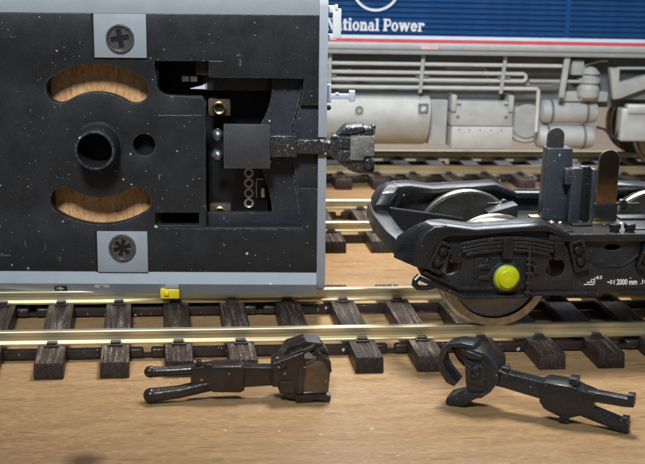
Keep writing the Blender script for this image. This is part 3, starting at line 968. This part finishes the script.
        rd.box(min(X(58.1), X(58.6)), max(X(58.1), X(58.6)), min(ys(y_out - .3), ys(y_out + .4)), max(ys(y_out - .3), ys(y_out + .4)), 11.7, 12.6)
        rd.build('brake_rod', MBOGM, so, 0.06)
    return so


near = side_frame(-1)
far = side_frame(1)
# lettering on the near side frame
ty = -12.75 + .17
text_mesh('lettering', '2000 mm', 1.0, MPRT, near, (68.95 - BX, ty, 9.95), 0.03, 0.02, sx=.70)
ar = MB()
for x0, s in ((68.6, 1), (72.35, -1)):
    x0 -= BX
    ar.box(min(x0, x0 - s * .85), max(x0, x0 - s * .85), ty - .02, ty + .02, 10.22, 10.36)
    ar.prism([(x0, 10.29), (x0 - s * .45, 10.62), (x0 - s * .45, 9.96)], 'y', ty - .02, ty + .02)
    ar.box(min(x0, x0 + s * .1), max(x0, x0 + s * .1), ty - .02, ty + .02, 9.98, 10.6)
ar.build('arrow_mark', MPRT, near)
sp_ = MB()
for x0, x1, z0, z1 in ((64.75, 66.15, 9.95, 10.07), (65.15, 66.15, 10.25, 10.36), (66.05, 66.16, 9.95, 10.9), (65.2, 65.3, 9.95, 10.3), (65.6, 65.7, 10.3, 10.65), (65.6, 66.15, 10.58, 10.68), (66.3, 66.42, 10.7, 11.05)):
    sp_.box(x0 - BX, x1 - BX, ty - .02, ty + .02, z0, z1)
sp_.build('step_mark', MPRT, near)
text_mesh('lettering', '4.0', .6, MPRT, near, (66.3 - BX, ty, 10.7), 0.012, 0.02)

# end beams joining the side frames
for s in (-1, 1):
    xb = lambda x: s * (x - BX) * -1 if s > 0 else (x - BX)
    o = MB()
    pl = [(43.6, -12.4), (42.2, -9.5), (41.45, -3), (41.35, 6), (41.7, 12.6), (43.9, 12.6), (43.7, 6), (43.6, 0), (43.8, -6), (45.2, -11.2), (45.4, -12.4)]
    o.plate([(xb(x), y) for x, y in pl], [], 'z', 12.4, 14.6)
    # corner pieces rising from the beam to the side frames
    W_ = lambda l, z: [(xb(x), y - BY, z) for x, y in l]
    o.loft([W_([(41.5, 0), (43.5, -4.6), (46, -5.2), (46, -3), (43.6, 0)], 12.42), W_([(41.85, 0), (43.25, -4.7), (46, -5.2), (46, -3), (43.6, 0)], 15.2),
            W_([(43.6, -1.9), (44.4, -4.9), (46.6, -5.2), (46.6, -3), (44.7, -1.7)], 17.1), W_([(44.8, -2.7), (45.1, -5.0), (47, -5.2), (47, -3), (45.8, -2.4)], 17.8)])
    o.loft([W_([(41.5, 16.5), (42.0, 21.1), (46, 21.7), (46, 19.5), (43.5, 16.5)], 12.42), W_([(41.9, 15.8), (42.3, 21.2), (46, 21.7), (46, 19.5), (43.7, 15.8)], 15.4),
            W_([(42.8, 16.6), (43.1, 21.2), (46.6, 21.7), (46.6, 19.4), (44.7, 16.6)], 16.9), W_([(44.0, 18.0), (44.3, 21.2), (47, 21.7), (47, 19.2), (45.6, 18.0)], 17.55)])
    o.build('end_beam', MBOG, bogie, 0.18, 2)
    MB().prism([(xb(43.8), 15.3), (xb(53.6), 13.9), (xb(53.6), 11.2), (xb(43.8), 11.2)], 'y', 5.9, 6.6).build('brake_crossbar', MPIT, bogie)  # body coloured near-black to stand for the shaded interior below its edge
    MB().tube([(xb(43.6), 6.0, 15.35), (xb(53.7), 6.0, 13.92)], .2, 8).build('crossbar_edge', MBOG, bogie)
    MB().tube([(xb(44.1), -12.2, 11.2), (xb(43.55), -12.4, 10.7), (xb(43.5), -12.4, 10.2), (xb(43.9), -12.4, 9.8), (xb(44.9), -12.4, 9.75), (xb(46.4), -12.3, 10.1)], .40, 10).build('tow_loop', MBOG, bogie)
    MB().tube([(xb(57.2), 6.6, 15.9), (xb(60.6), 6.6, 15.9)], .16, 6).build('pickup_pin', MSTEEL, bogie)
    MB().lathe((xb(59.6), 6.6, 15.9), (0, -1, 0), [(.01, -.4), (.55, -.4), (.55, .4), (.01, .4)], 12, False).build('pin_head', MBOG, bogie)
# floor between the side frames and the bolster on top
fl = MB()
fl.plate([(-8.2, -12.9), (-5.8, -13.4), (5.8, -13.4), (8.2, -12.9), (7.8, -3.4), (-7.8, -3.4)], [], 'z', 15.7, 16.62)
fl.box(-7.3, 7.3, -9.0, -3.6, 9.5, 15.7)
fl.build('bolster', MBOGM, bogie, 0.12)
MB().box(-9.5, 9.5, -3.3, 9.4, 9.5, 14.2).build('bolster_well', MPIT, bogie)
for x0, x1, y0, y1, z1 in ((-7.2, -4.9, -12.4, -10.2, 16.8), (-4.2, -1.6, -9.6, -8.4, 16.95), (2.6, 7.0, -11.4, -10.6, 16.78), (3.2, 7.2, -6.2, -4.2, 16.9)):
    MB().box(x0, x1, y0, y1, 16.6, z1).build('raised_pad', MBOGM, bogie, 0.08)
for n, (x, y, r) in enumerate(((-6.1, -7.1, .42), (-5.2, -7.6, .3), (-2.6, -7.4, .38), (-1.6, -8.0, .26), (.4, -8.2, .3), (1.6, -8.6, .34), (2.6, -8.1, .24), (-3.6, -8.0, .22), (-.8, -7.6, .2), (-7.0, -8.6, .3))):
    MB().lathe((x, y, 16.6), (0, 0, 1), [(r * 1.3, -.05), (r, .12), (r * .6, .22), (.01, .26)], 10, False).build('solder_blob', MTIN if n % 3 == 0 else MSIL, bogie, 0.0, 2, 35, 0.05)
MB().box(-21.5, 21.5, 5.2, 8.6, 8.2, 9.0).build('gear_floor', MPIT, bogie)
MB().prism([(-11.4, 15.3), (-8.3, 16.2), (-7.4, 16.4), (-7.4, 12), (-11.4, 12)], 'y', 3.4, 6.0).build('gusset', MBOGM, bogie, 0.08)

# wheelsets
for wx in (54.6 - BX, BX - 54.6):
    ax = MB().tube([(wx, -12, 10.44), (wx, 12, 10.44)], .75, 16).build('wheelset', MSTEELB, bogie)
    for s in (-1, 1):
        yc = s * G / 2
        d = (0, s, 0)
        c = (wx, yc, 10.44)
        MB().lathe(c, d, [(5.6, -1.2), (6.3, -1.55), (7.1, -1.5), (7.3, -1.15), (7.15, -.85), (6.85, -.65), (6.78, 1.1), (6.6, 1.25), (5.7, 1.2), (5.6, .9), (5.6, -1.2)], 96, False).build('tyre', MSTEEL if s > 0 else MSTEELW, ax)
        MB().lathe(c, d, [(.01, -1.9), (1.6, -1.9), (1.8, -1.6), (5.0, -1.58), (6.88, -1.68), (6.9, -1.45), (5.65, -.95), (5.65, .55), (4.9, .3), (2.2, .3), (1.9, .9), (.01, .9)], 72, False).build('wheel_disc', MWDISC if s > 0 else MSTEELB, ax)


# contact blades and posts standing on the bolster
def blade(name, x0, x1, z0, z1, y0, y1, mat, r=None, tilt=0.0):
    r = r or (x1 - x0) / 2
    cx_ = (x0 + x1) / 2
    p = [(x0, z0), (x1, z0)] + arc(cx_, z1 - r, r, 0, 180, 16)
    return MB().plate([(x - BX, z) for x, z in p], [], 'y', y0 - BY, y1 - BY).build(name, mat, bogie, 0.06)


bb = blade('contact_blade', 61.35, 63.55, 20, 28.2, 3.6, 3.9, plastic('dark_blade', (0.035, 0.03, 0.027), 0.4, 0.5, 0.2, scale=12, haze_dust=0.15, edge=0.8))
blk = MB()
blk.loft([[(x0 - BX, 2.6 - BY, z), (x1 - BX, 2.6 - BY, z), (x1 - BX, 4.8 - BY, z), (x0 - BX, 4.8 - BY, z)] for x0, x1, z in ((61.1, 64.95, 16.6), (61.12, 64.8, 19), (61.2, 64.45, 25.75))])
blk.build('blade_holder', MPOST, bogie, 0.14)
p1 = MB()
p1.box(63.95 - BX, 65.4 - BX, .9 - BY, 2.3 - BY, 16.6, 23.55)
p1.box(63.1 - BX, 64.0 - BX, .7 - BY, 2.0 - BY, 21.5, 23.5)
p1.build('clip_post', MPOST, bogie, 0.16)
MB().box(65.45 - BX, 66.7 - BX, 1.7 - BY, 2.6 - BY, 16.6, 23.6).build('clip_post', MBOG, bogie, 0.1)
MB().box(66.72 - BX, 67.3 - BX, 1.0 - BY, 2.7 - BY, 16.6, 23.4).build('clip_post', MPOST, bogie, 0.1)
blade('contact_blade', 67.45, 70.15, 16.6, 25.85, 1.2, 1.5, MRUST)
MB().plate([(67.3 - BX, 16.6), (70.35 - BX, 16.6), (70.3 - BX, 19.0), (67.35 - BX, 19.0)], [], 'y', .95 - BY, 1.75 - BY).build('blade_clip', MBOG, bogie, 0.08)
MB().box(66.8 - BX, 70.3 - BX, -.2 - BY, .9 - BY, 16.63, 16.85).build('solder_pad', MGOLD, bogie, 0.05)
MB().box(59.8 - BX, 63.5 - BX, 3.3 - BY, 4.6 - BY, 16.5, 16.8).build('solder_pad', MGOLD, bogie, 0.05)
for x in (68.35, 70.25):
    MB().lathe((x - BX, -3.7 - BY, 16.6), (0, 0, 1), [(.01, -.1), (.55, -.1), (.55, .35), (.72, .4), (.72, .95), (.6, 1.05), (.01, 1.05)], 16, False).build('bolt', MBOG, bogie)

# ------------------------------------------------------------------ loose coupling, smoky brown, left
lc = thing('loose_coupling', (11.5, -14.3, 0), 'smoky brown plastic coupling lying on the board below the coach', 'coupling', 'loose couplings on the board', (0, 0, 0.0))
fk = MB()
fk.tube([(0.25, -.9, .95), (3.5, -.7, 1.25), (7.2, -.2, 1.9)], [.80, .74, .75], 14)
fk.tube([(0.2, .2, 3.3), (2.5, .3, 3.3), (5.2, .1, 3.5)], [.62, .58, .65], 14)
fk.ball((0.25, -.9, .96), .84, 16)
fk.ball((0.2, .2, 3.32), .68, 16)
fk.build('fork', MSMK, lc, 0.0)
bk = MB()
bk.loft([[(x, y0, z0), (x, y1, z0 - .1), (x, y1, z1 + .1), (x, y0, z1)] for x, y0, y1, z0, z1 in
         ((4.7, -.8, .9, 1.6, 4.0), (6.8, -.9, 1.0, 1.35, 4.15), (7.2, -1.1, 1.15, 1.2, 4.2), (10.2, -1.15, 1.2, 1.1, 4.25), (10.7, -.95, .95, 1.3, 3.95))])
bk.box(5.3, 5.9, -.5, .4, 4.1, 4.75)
bk.box(6.2, 7.1, -1.0, .2, 4.1, 4.5)
bk.build('tail_block', MSMK, lc, 0.14)
MB().loft([[(x, -.75, z0), (x, .8, z0), (x, .8, z1), (x, -.75, z1)] for x, z0, z1 in ((10.4, 1.55, 4.0), (14.4, 1.75, 3.85))]).build('shank', MSMK, lc, 0.12)
h1 = MB()
h1.prism([(13.8, 3.0), (14.5, 1.4), (15.4, .6), (16.6, .2), (17.3, .3), (17.5, 4.2), (17.2, 5.9), (15.5, 5.3), (13.8, 4.6)], 'y', -1.5, 1.6)
h1.prism([(14.6, 4.4), (15.6, 6.1), (17.6, 6.7), (19.4, 6.4), (20.3, 5.0), (19.6, 4.3), (17.8, 5.6), (16.0, 5.0)], 'y', -.2, 2.7)
for x, z, ln, y0 in ((14.0, 4.3, 1.7, -1.9), (14.9, 5.0, 1.9, -1.6), (15.9, 5.6, 1.8, -1.2), (17.1, 5.9, 1.9, -.9), (18.4, 5.6, 1.7, -.7)):
    h1.prism([(x, z - .55), (x + ln * .8, z + .1), (x + ln * .7, z + .62), (x - .25, z - .02)], 'y', y0, y0 + 2.6)
h1.prism([(18.9, 5.9), (20.2, 4.9), (20.45, 3.6), (20.1, 3.4), (19.6, 4.6), (18.6, 5.2)], 'y', -1.7, 1.0)
h1.box(13.75, 14.6, -1.8, .2, 2.0, 4.2)
h1.box(14.5, 16.3, -1.8, 0, 1.2, 2.6)
h1.prism([(16.4, .05), (18.0, .1), (18.6, .35), (19.4, .2), (20.3, .1), (20.35, .8), (19.6, .95), (18.4, .85), (16.4, .95)], 'y', -1.9, .3)
h1.build('knuckle_head', MSMK, lc, 0.08, 1, 20, 0.05)
MB().prism([(16.6, 1.0), (20.1, 1.15), (20.3, 4.5), (19.2, 5.0), (17.4, 4.2), (16.6, 4.4)], 'y', -1.7, -.2).build('jaw_plate', MSMK2, lc, 0.1)

# ------------------------------------------------------------------ loose coupling, black, right
ra = math.atan2(-9.7, 17.3)
rc_ = thing('loose_coupling', (45.5, -16.8, 0), 'black plastic coupling with an open hook lying on the board below the bogie', 'coupling', 'loose couplings on the board', (0, 0, ra))
dd = [(1.15, 6.95), (1.7, 5.0), (1.9, 3.0), (2.1, 1.55)]
ar_ = [(2.9, 1.3), (3.9, 1.55), (4.9, 2.45), (5.55, 3.6), (5.7, 4.4), (5.45, 5.4), (4.8, 6.25), (3.8, 6.85), (2.6, 7.1)]
hb = MB()
hb.plate(dd + ar_, [], 'y', -1.0, 1.6)
hb.build('knuckle_body', MCR, rc_, 0.12, 2)
rim = MB()
oo = [(2.0, 1.7)] + ar_ + [(1.3, 6.95)]
cxr, czr = 2.6, 4.3
ii = [(cxr + (x - cxr) * .84, czr + (z - czr) * .84) for x, z in oo]
rim.plate(oo + ii[::-1], [], 'y', -1.22, -.9)
rim.build('rim', MCR, rc_, 0.1)
lip = MB()
lip.prism([(-.25, .35), (-.1, 1.0), (1.0, 1.5), (2.4, 1.95), (4.4, 2.2), (3.0, 1.2), (2.0, .35), (.2, .02)], 'y', -1.3, 1.4)
lip.build('jaw', MCR, rc_, 0.09)
hk = MB()
hkp = [(2.9, 7.05), (2.6, 7.55), (1.0, 7.62), (-.4, 7.2), (-1.1, 6.5), (-1.4, 5.5), (-1.25, 4.4), (-1.05, 3.65), (-.3, 2.65), (.6, 2.35), (.95, 2.75), (.4, 3.3), (-.35, 4.1), (-.75, 4.7), (-.92, 5.5), (-.6, 6.4), (.2, 6.98), (1.4, 7.08)]
hk.plate(hkp, [], 'y', -1.1, 1.5)
hk.build('hook', MCR, rc_, 0.09, 2)
MB().prism([(-.5, 6.3), (.4, 7.0), (2.2, 7.05), (2.2, 4.4), (1.2, 4.3), (.5, 4.9), (.1, 5.5)], 'y', .5, 1.45).build('rear_jaw', MCR, rc_, 0.08)
bs = MB()
bs.prism([(1.9, 5.9), (2.3, 3.2), (3.9, 2.9), (4.15, 3.2), (4.05, 5.2), (3.2, 5.4)], 'y', -1.28, -.9)
bs.prism([(1.4, 6.6), (2.2, 6.1), (3.6, 6.2), (3.7, 6.55), (2.0, 6.95)], 'y', -1.55, -.9)
bs.build('boss', MCR, rc_, 0.1)
MB().lathe((2.95, -1.2, 4.6), (0, -1, 0), [(.66, -.1), (.66, .45), (.55, .56), (.32, .56), (.3, .3), (.01, .3)], 20, False).build('pin', MCR, rc_)
sk = MB()
sk.loft([[(x, -.8, z0), (x, .9, z0), (x, .9, z1), (x, -.8, z1)] for x, z0, z1 in ((5.2, 3.1, 5.1), (6.3, 3.0, 4.75), (10.9, 2.35, 4.35))])
sk.box(5.7, 6.6, -.5, .5, 4.6, 5.3)
sk.box(6.1, 6.5, -.3, .3, 5.2, 5.55)
sk.build('shank', MCR, rc_, 0.08)
tb = MB()
tb.loft([[(x, y0, z0), (x, y1, z0 + .2), (x, y1, z1), (x, y0, z1 - .2)] for x, y0, y1, z0, z1 in
         ((10.3, -1.0, 1.1, 2.2, 4.4), (10.9, -1.2, 1.3, 1.5, 4.75), (12.4, -1.3, 1.2, 1.0, 4.8), (13.6, -1.25, 1.2, .85, 4.8), (15.0, -.95, 1.0, 1.35, 4.35), (16.2, -.8, .9, 1.5, 4.1))])
tb.box(13.3, 14.3, -.8, .8, 4.6, 5.35)
tb.box(12.6, 13.6, -1.0, .6, .25, 1.0)
tb.build('tail_block', MCR, rc_, 0.1, 2)
fk = MB()
fk.loft([[(x, -.65, z0), (x, .7, z0), (x, .7, z1), (x, -.65, z1)] for x, z0, z1 in ((15.4, 3.0, 4.15), (19.4, 3.0, 4.0), (20.4, 3.1, 4.05))])
fk.loft([[(x, -.75, z0), (x, .7, z0), (x, .7, z1), (x, -.75, z1)] for x, z0, z1 in ((14.6, 1.25, 2.65), (19.2, .15, 1.45), (20.1, .05, 1.2))])
fk.box(19.6, 20.4, -.6, .6, 3.9, 4.45)
fk.box(19.2, 20.0, -.7, .6, 1.1, 1.75)
fk.build('fork', MCR, rc_, 0.11, 2)

# ------------------------------------------------------------------ the blue locomotive on the farthest track
loco = thing('locomotive', (0, 94, 0), 'dark blue ribbed locomotive with grey chassis on the farthest track', 'locomotive')
LX0, LX1 = -30.0, 190.0
ysec = [(0, 30.0), (0, 47), (1.5, 51), (5, 55), (11, 57.5), (17.25, 58.2), (23.5, 57.5), (29.5, 55), (33, 51), (34.5, 47), (34.5, 30.0)]
MB().prism(ysec, 'x', LX0, LX1).build('body', MBLUE, loco)
rb = MB().prism([(-.30, -.22), (.05, -.34), (.05, .34), (-.30, .22)], 'x', LX0 + 1, 92.6).build('rib', MBLUE, loco)
rb.location = Vector((0, 0, 31.7)) * K
rb2 = MB().prism([(-.30, -.22), (.05, -.34), (.05, .34), (-.30, .22)], 'x', 93.6, LX1 - 1).build('rib', MBLUE, loco)
rb2.location = Vector((0, 0, 31.7)) * K
for i in range(1, 15):
    copy_of(rb, loco, (0, 0, 31.7 + i * 1.02))
    copy_of(rb2, loco, (0, 0, 31.7 + i * 1.02))
MB().box(LX0, LX1, -.36, .02, 30.35, 31.0).build('white_stripe', MSTW, loco)
MB().box(LX0, LX1, -.34, .02, 29.66, 30.32).build('red_stripe', MRED, loco)
sb = MB()
sb.box(LX0, LX1, -.5, 1.0, 28.35, 29.62)
sb.box(LX0, LX1, -.2, 1.2, 27.4, 28.3)
sb.build('solebar', MSOLE, loco, 0.1)
MB().box(64.0, 67.3, -.56, -.49, 28.45, 29.1).build('data_label', plastic('label_pink', (0.62, 0.42, 0.40), 0.5), loco)
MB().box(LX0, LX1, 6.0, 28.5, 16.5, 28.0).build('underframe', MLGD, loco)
# lettering and emblem on the ribbed side (standing on the rib crests)


def slab_letter(ch, x, z, k):
    """one heavy slab-serif letter as polygons (outline, holes); returns its width"""
    w, sf = .62, .30                                   # stem width, serif height
    R = lambda a, b, c, d: ([(a, b), (c, b), (c, d), (a, d)], [])
    el = lambda cx, cz, rx, rz: [(cx + rx * math.cos(t), cz + rz * math.sin(t)) for t in [2 * PI * i / 28 for i in range(28)]]
    xh, ch_ = 1.72, 2.4
    bowl = lambda cx: (el(cx, xh / 2, .88, xh / 2 + .03), [el(cx, xh / 2, .30, xh / 2 - .30)])
    if ch == 'N':
        P, W = [R(.15, 0, .65, ch_), R(1.75, 0, 2.25, ch_), ([(.3, ch_), (1.0, ch_), (2.2, 0), (1.6, 0)], []), R(0, 0, .85, sf), R(0, ch_ - sf, .8, ch_), R(1.5, ch_ - sf, 2.4, ch_)], 2.5
    elif ch == 'P':
        P, W = [R(.2, 0, .88, ch_), R(0, 0, 1.15, sf), R(0, ch_ - sf, 1.2, ch_), ([(.8, .85)] + arc(1.25, 1.625, .775, -90, 90, 14) + [(.8, ch_)], [[(.9, 1.2)] + arc(1.2, 1.625, .42, -90, 90, 10) + [(.9, 2.05)]])], 2.1
    elif ch == 'a':
        P, W = [(el(.72, .55, .72, .58), [el(.75, .52, .26, .26)]), R(.95, 0, 1.55, 1.3), R(1.5, 0, 1.8, .28), (arc(.85, 1.05, .70, 0, 160, 12) + arc(.85, 1.05, .28, 160, 0, 10), [])], 1.85
    elif ch == 't':
        P, W = [R(.25, .2, .88, 2.2), R(0, 1.4, 1.25, 1.72), (arc(.75, .48, .5, 180, 340, 12) + arc(.8, .55, .14, 340, 180, 6), [])], 1.3
    elif ch == 'i':
        P, W = [R(.22, 0, .85, xh), R(0, 0, 1.08, .28), R(0, xh - .28, .6, xh), (el(.53, 2.15, .36, .28), [])], 1.15
    elif ch == 'l':
        P, W = [R(.22, 0, .85, ch_), R(0, 0, 1.08, .28), R(0, ch_ - .28, .6, ch_)], 1.15
    elif ch == 'o':
        P, W = [bowl(.9)], 1.85
    elif ch == 'n' or ch == 'r':
        P = [R(.22, 0, .85, xh), R(0, 0, 1.05, .28), R(0, xh - .28, .6, xh)]
        if ch == 'n':
            P += [R(1.2, 0, 1.83, 1.15), R(1.05, 0, 2.02, .28), (arc(1.2, 1.12, .63, 0, 150, 12) + arc(1.0, 1.0, .22, 150, 0, 6), [])]
            W = 2.08
        else:
            P += [(arc(1.15, 1.15, .58, 20, 150, 10) + arc(1.0, 1.0, .25, 150, 20, 6), []), (el(1.42, 1.38, .3, .3), [])]
            W = 1.75
    elif ch == 'w':
        P, W = [([(.1, xh), (.75, xh), (1.15, .55), (1.0, 0), (.7, 0)], []), ([(1.2, xh), (1.75, xh), (1.1, 0), (.7, 0)], []), ([(1.2, xh), (1.8, xh), (2.3, .5), (2.1, 0), (1.85, 0)], []), ([(2.45, xh), (2.95, xh), (2.25, 0), (1.85, 0)], []), R(0, xh - .26, .95, xh), R(2.3, xh - .26, 3.05, xh)], 3.1
    elif ch == 'e':
        P, W = [(arc(.88, .86, .88, 0, 330, 28) + arc(.88, .82, .38, 325, 20, 14), []), R(.3, .72, 1.74, 1.02)], 1.85
    else:
        return .9 * k
    m = MB()
    for n, (o_, h_) in enumerate(P):
        y = -.34 - .012 * n
        m.plate([(x + px * k, z + pz * .98) for px, pz in o_], [[(x + px * k, z + pz * .98) for px, pz in q_] for q_ in h_], 'y', y - .05, y)
    m.build('letter', MSTW, loco)
    return W * k


word = 'National Power'
adv = {'N': 2.5, 'P': 2.1, 'a': 1.85, 't': 1.3, 'i': 1.15, 'l': 1.15, 'o': 1.85, 'n': 2.08, 'r': 1.75, 'w': 3.1, 'e': 1.85, ' ': .9}
kx = 0.765
tot = sum(adv[c] for c in word) * kx
lx = 64.5 - tot
for c in word:
    lx += slab_letter(c, lx, 31.85, kx)
em = MB().ring((54.7, -.38, 40.3), (0, -1, 0), 4.75, 4.28, .08, 56).build('emblem_ring', MSTW, loco)
MB().lathe((54.7, -.38, 40.0), (0, -1, 0), [(2.2, 0), (2.2, .06), (.01, .06)], 40, False).build('emblem_disc', MRED, loco)
# pipes along the chassis and their brackets
for z, x1 in ((25.3, 93.4), (23.65, 93.4), (22.2, 92.0), (20.7, 88.6)):
    pts = [(LX0, 2, z), (x1, 2, z)]
    if z == 20.7:
        pts += [(88.9, 2, 20.4), (89.0, 2, 12.0)]
    if z == 23.65:
        pts = [(LX0, 2, z), (85.6, 2, z), (86.1, 2, 23.3), (86.1, 2, 22.55), (85.6, 2, 22.2)]
    if z == 22.2:
        pts = [(LX0, 2, z), (85.6, 2, z)]
    MB().tube(pts, .37, 10).build('pipe', MCREAM, loco)
MB().tube([(87.0, 2.4, 22.2), (98.0, 2.4, 22.2)], .32, 8).build('pipe', MLGY, loco)
for x, ln in ((46.5, 0), (65.0, -.35), (81.6, -.55)):
    MB().prism([(x - .34, 27.4), (x + .34, 27.4), (x + .34 + ln, 19.7), (x - .34 + ln, 19.7)], 'y', 1.3, 2.2).build('pipe_bracket', MLGY, loco, 0.08)
    MB().box(x - 1.3, x + 1.3, 1.6, 2.6, 22.6, 23.1).build('pipe_clamp', MLGD, loco)
MB().prism([(93.5, 27.3), (94.6, 27.3), (93.9, 19.2), (92.8, 19.2)], 'y', .6, 1.5).build('pipe_bracket', MLGY, loco, 0.08)
# fuel tank: rounded lower edge
tk = [(2.6, 18.9), (1.5, 18.2), (.9, 16.8), (.75, 15), (1.0, 13.2), (1.7, 11.6), (2.9, 10.1), (4.6, 9.0), (6.6, 8.5), (9, 8.4), (25.5, 8.4), (28.5, 8.7), (31, 10), (32.1, 12.2), (32.5, 14.5), (32.5, 18.7)]
tank = MB().prism(tk, 'x', -5, 66.9).build('fuel_tank', MLGY, loco, 0.25, 3)
MB().ring((52.5, .86, 16.3), (0, -1, 0), .78, .5, .25, 28).build('filler_ring', MLGD, tank)
MB().lathe((52.5, .86, 16.3), (0, -1, 0), [(.5, 0), (.5, .1), (.01, .1)], 24, False).build('filler_cap', MLGY, tank)
fr = MB()
fr.plate([(64.3, 15.9), (66.3, 15.9), (66.3, 17.7), (64.3, 17.7)], [circle(65.3, 16.8, .62, 20)], 'y', .5, .95)
fr.build('gauge_frame', MLGD, tank)
MB().lathe((65.3, .95, 16.8), (0, -1, 0), [(.6, 0), (.6, .15), (.01, .15)], 20, False).build('gauge_glass', MWHT, tank)
MB().box(67.3, 71.0, 4.0, 30, 8.8, 18.0).build('tank_end', MLGY, loco, 0.2)
bx_ = MB()
bx_.box(71.6, 84.2, 2.0, 20, 8.5, 12.9)
bx_.box(71.4, 84.0, 2.15, 20, 13.05, 18.0)
bx_.box(71.2, 72.2, 1.6, 6, 16, 19.3)
bx_.box(82.9, 83.9, 1.6, 6, 16, 19.3)
bxo = bx_.build('equipment_box', MLGY, loco, 0.15)
for x in (72.7, 82.6):
    MB().lathe((x, 2.16, 14.9), (0, -1, 0), [(.34, 0), (.34, .12), (.01, .12)], 14, False).build('stud', MLGD, bxo)
    MB().box(x - .6, x + .6, 1.95, 2.2, 17.3, 17.6).build('hinge', MLGD, bxo)
MB().lathe((88.2, 12.0, 13.4), (0, -1, 0), [(.01, -8), (4.6, -8), (4.6, 5.5), (4.2, 6.0), (3.7, 5.9), (3.2, 6.4), (.01, 6.6)], 36, False).build('air_drum', MLGY, loco)
for x0, x1, z in ((90.2, 102.6, 15.65), (89.8, 102.4, 10.45)):
    MB().lathe((x0, 5.4, z), (1, 0, 0), [(.01, 0), (1.2, .1), (2.1, .6), (2.42, 1.4), (2.42, x1 - x0 - 1.2), (2.1, x1 - x0 - .4), (1.0, x1 - x0), (.01, x1 - x0)], 32, False).build('air_cylinder', MLGY, loco)
ft = MB()
ft.lathe((99.7, 3.5, 18.6), (0, 0, 1), [(.01, 0), (1.6, 0), (2.2, .5), (2.3, 1.0), (2.3, 2.3), (2.0, 2.7), (1.9, 3.2), (2.4, 3.4), (2.4, 4.2), (1.7, 4.5), (1.7, 5.0), (2.2, 5.2), (1.4, 6.2), (.5, 6.6), (.01, 6.6)], 28, False)
ft.build('air_filter', MLGY, loco)
MB().box(95.4, 97.8, 1.5, 4, 23.6, 26.6).build('valve_box', MLGY, loco, 0.15)
MB().box(94.4, 104.0, 3.5, 8, 18.0, 20.0).build('bracket_beam', MLGY, loco, 0.15)
MB().tube([(46.6, 3.4, 25.2), (54.5, 3.4, 22.6), (60.0, 3.4, 21.8)], .3, 8).build('brake_pipe', MLGD, loco)
MB().tube([(70.0, 3.2, 24.5), (78.0, 3.2, 24.5), (79.0, 3.2, 21.4), (92.0, 3.2, 21.4)], .25, 8).build('brake_pipe', MLGY, loco)
MB().tube([(104.8, 2.0, 25.0), (118.0, 2.0, 25.2), (150.0, 2.0, 25.2)], .28, 8).build('brake_pipe', MLGY, loco)
MB().tube([(98.2, 2.6, 18.4), (98.2, 2.6, 25.4), (101.5, 2.6, 26.4), (103.0, 2.6, 26.4)], .22, 8).build('brake_pipe', MLGY, loco)
for x in (73.0, 75.2, 77.4, 79.6, 81.8):
    MB().lathe((x, 2.02, 12.3), (0, -1, 0), [(.15, 0), (.13, .1), (.01, .12)], 8, False).build('rivet', MLGD, bxo)
for x0, z in ((92.4, 15.65), (99.8, 15.65), (92.0, 10.45), (99.6, 10.45)):
    MB().lathe((x0, 5.4, z), (1, 0, 0), [(2.42, 0), (2.55, .02), (2.55, .5), (2.42, .52)], 28, False).build('cylinder_strap', MLGD, loco)
# loco bogie at the right-hand end
bg = MB()
bg.plate([(103.2, 25.1), (105.2, 25.1), (105.3, 22.2), (112, 24.0), (150, 24.0), (150, 21), (113, 21.8), (105.7, 19.0), (104.4, 18.8)], [], 'y', 1.2, 3.0)
bgo = bg.build('bogie_frame', MLGY, loco, 0.15)
MB().box(105.4, 150, 3.0, 5.0, 18.6, 22.0).build('frame_web', MLGD, bgo)
ab = MB()
ab.box(106.4, 113.5, .8, 4.2, 10.3, 16.9)
ab.box(107.4, 112.5, .4, 3, 15.9, 17.8)
ab.build('axle_box', MLGY, bgo, 0.4, 3)
for x in (120.0, 148.0):
    for yy in (9.2, 25.4):
        MB().lathe((x, yy, 10.6), (0, -1, 0), [(.01, -1.2), (7.4, -1.2), (7.4, -.6), (6.95, -.4), (6.9, 1.2), (6.0, 1.25), (5.8, .7), (2, .7), (1.6, 1.4), (.01, 1.4)], 48, False).build('wheel', MSTEELB, loco)
    MB().tube([(x, 6, 10.6), (x, 28.5, 10.6)], .8, 12).build('axle', MSTEELB, loco)
MB().tube([(102.1, 3.4, 12.8), (103.8, 3.0, 12.4), (105.2, 2.6, 10.9), (106.0, 2.4, 10.9), (106.6, 2.4, 12.2), (106.9, 2.6, 13.5)], .28, 8).build('hose', MDEC, loco)

# ------------------------------------------------------------------ a tiny scrap behind the bogie
sc_ = MB()
sc_.loft([[(89.8, 92.0, 0.02), (91.0, 91.8, 0.02), (91.2, 93.0, 0.02), (90.0, 93.1, 0.02)], [(89.9, 92.1, 2.2), (91.1, 92.0, 2.4), (91.1, 92.8, 2.3), (90.0, 92.8, 2.1)], [(90.2, 92.2, 3.0), (90.8, 92.1, 3.4), (90.9, 92.7, 3.1), (90.3, 92.7, 2.8)]])
tag(sc_.build('plastic_scrap', MPINK, None, 0.1), 'tiny pink plastic scrap standing on the board just behind the bogie', 'scrap')
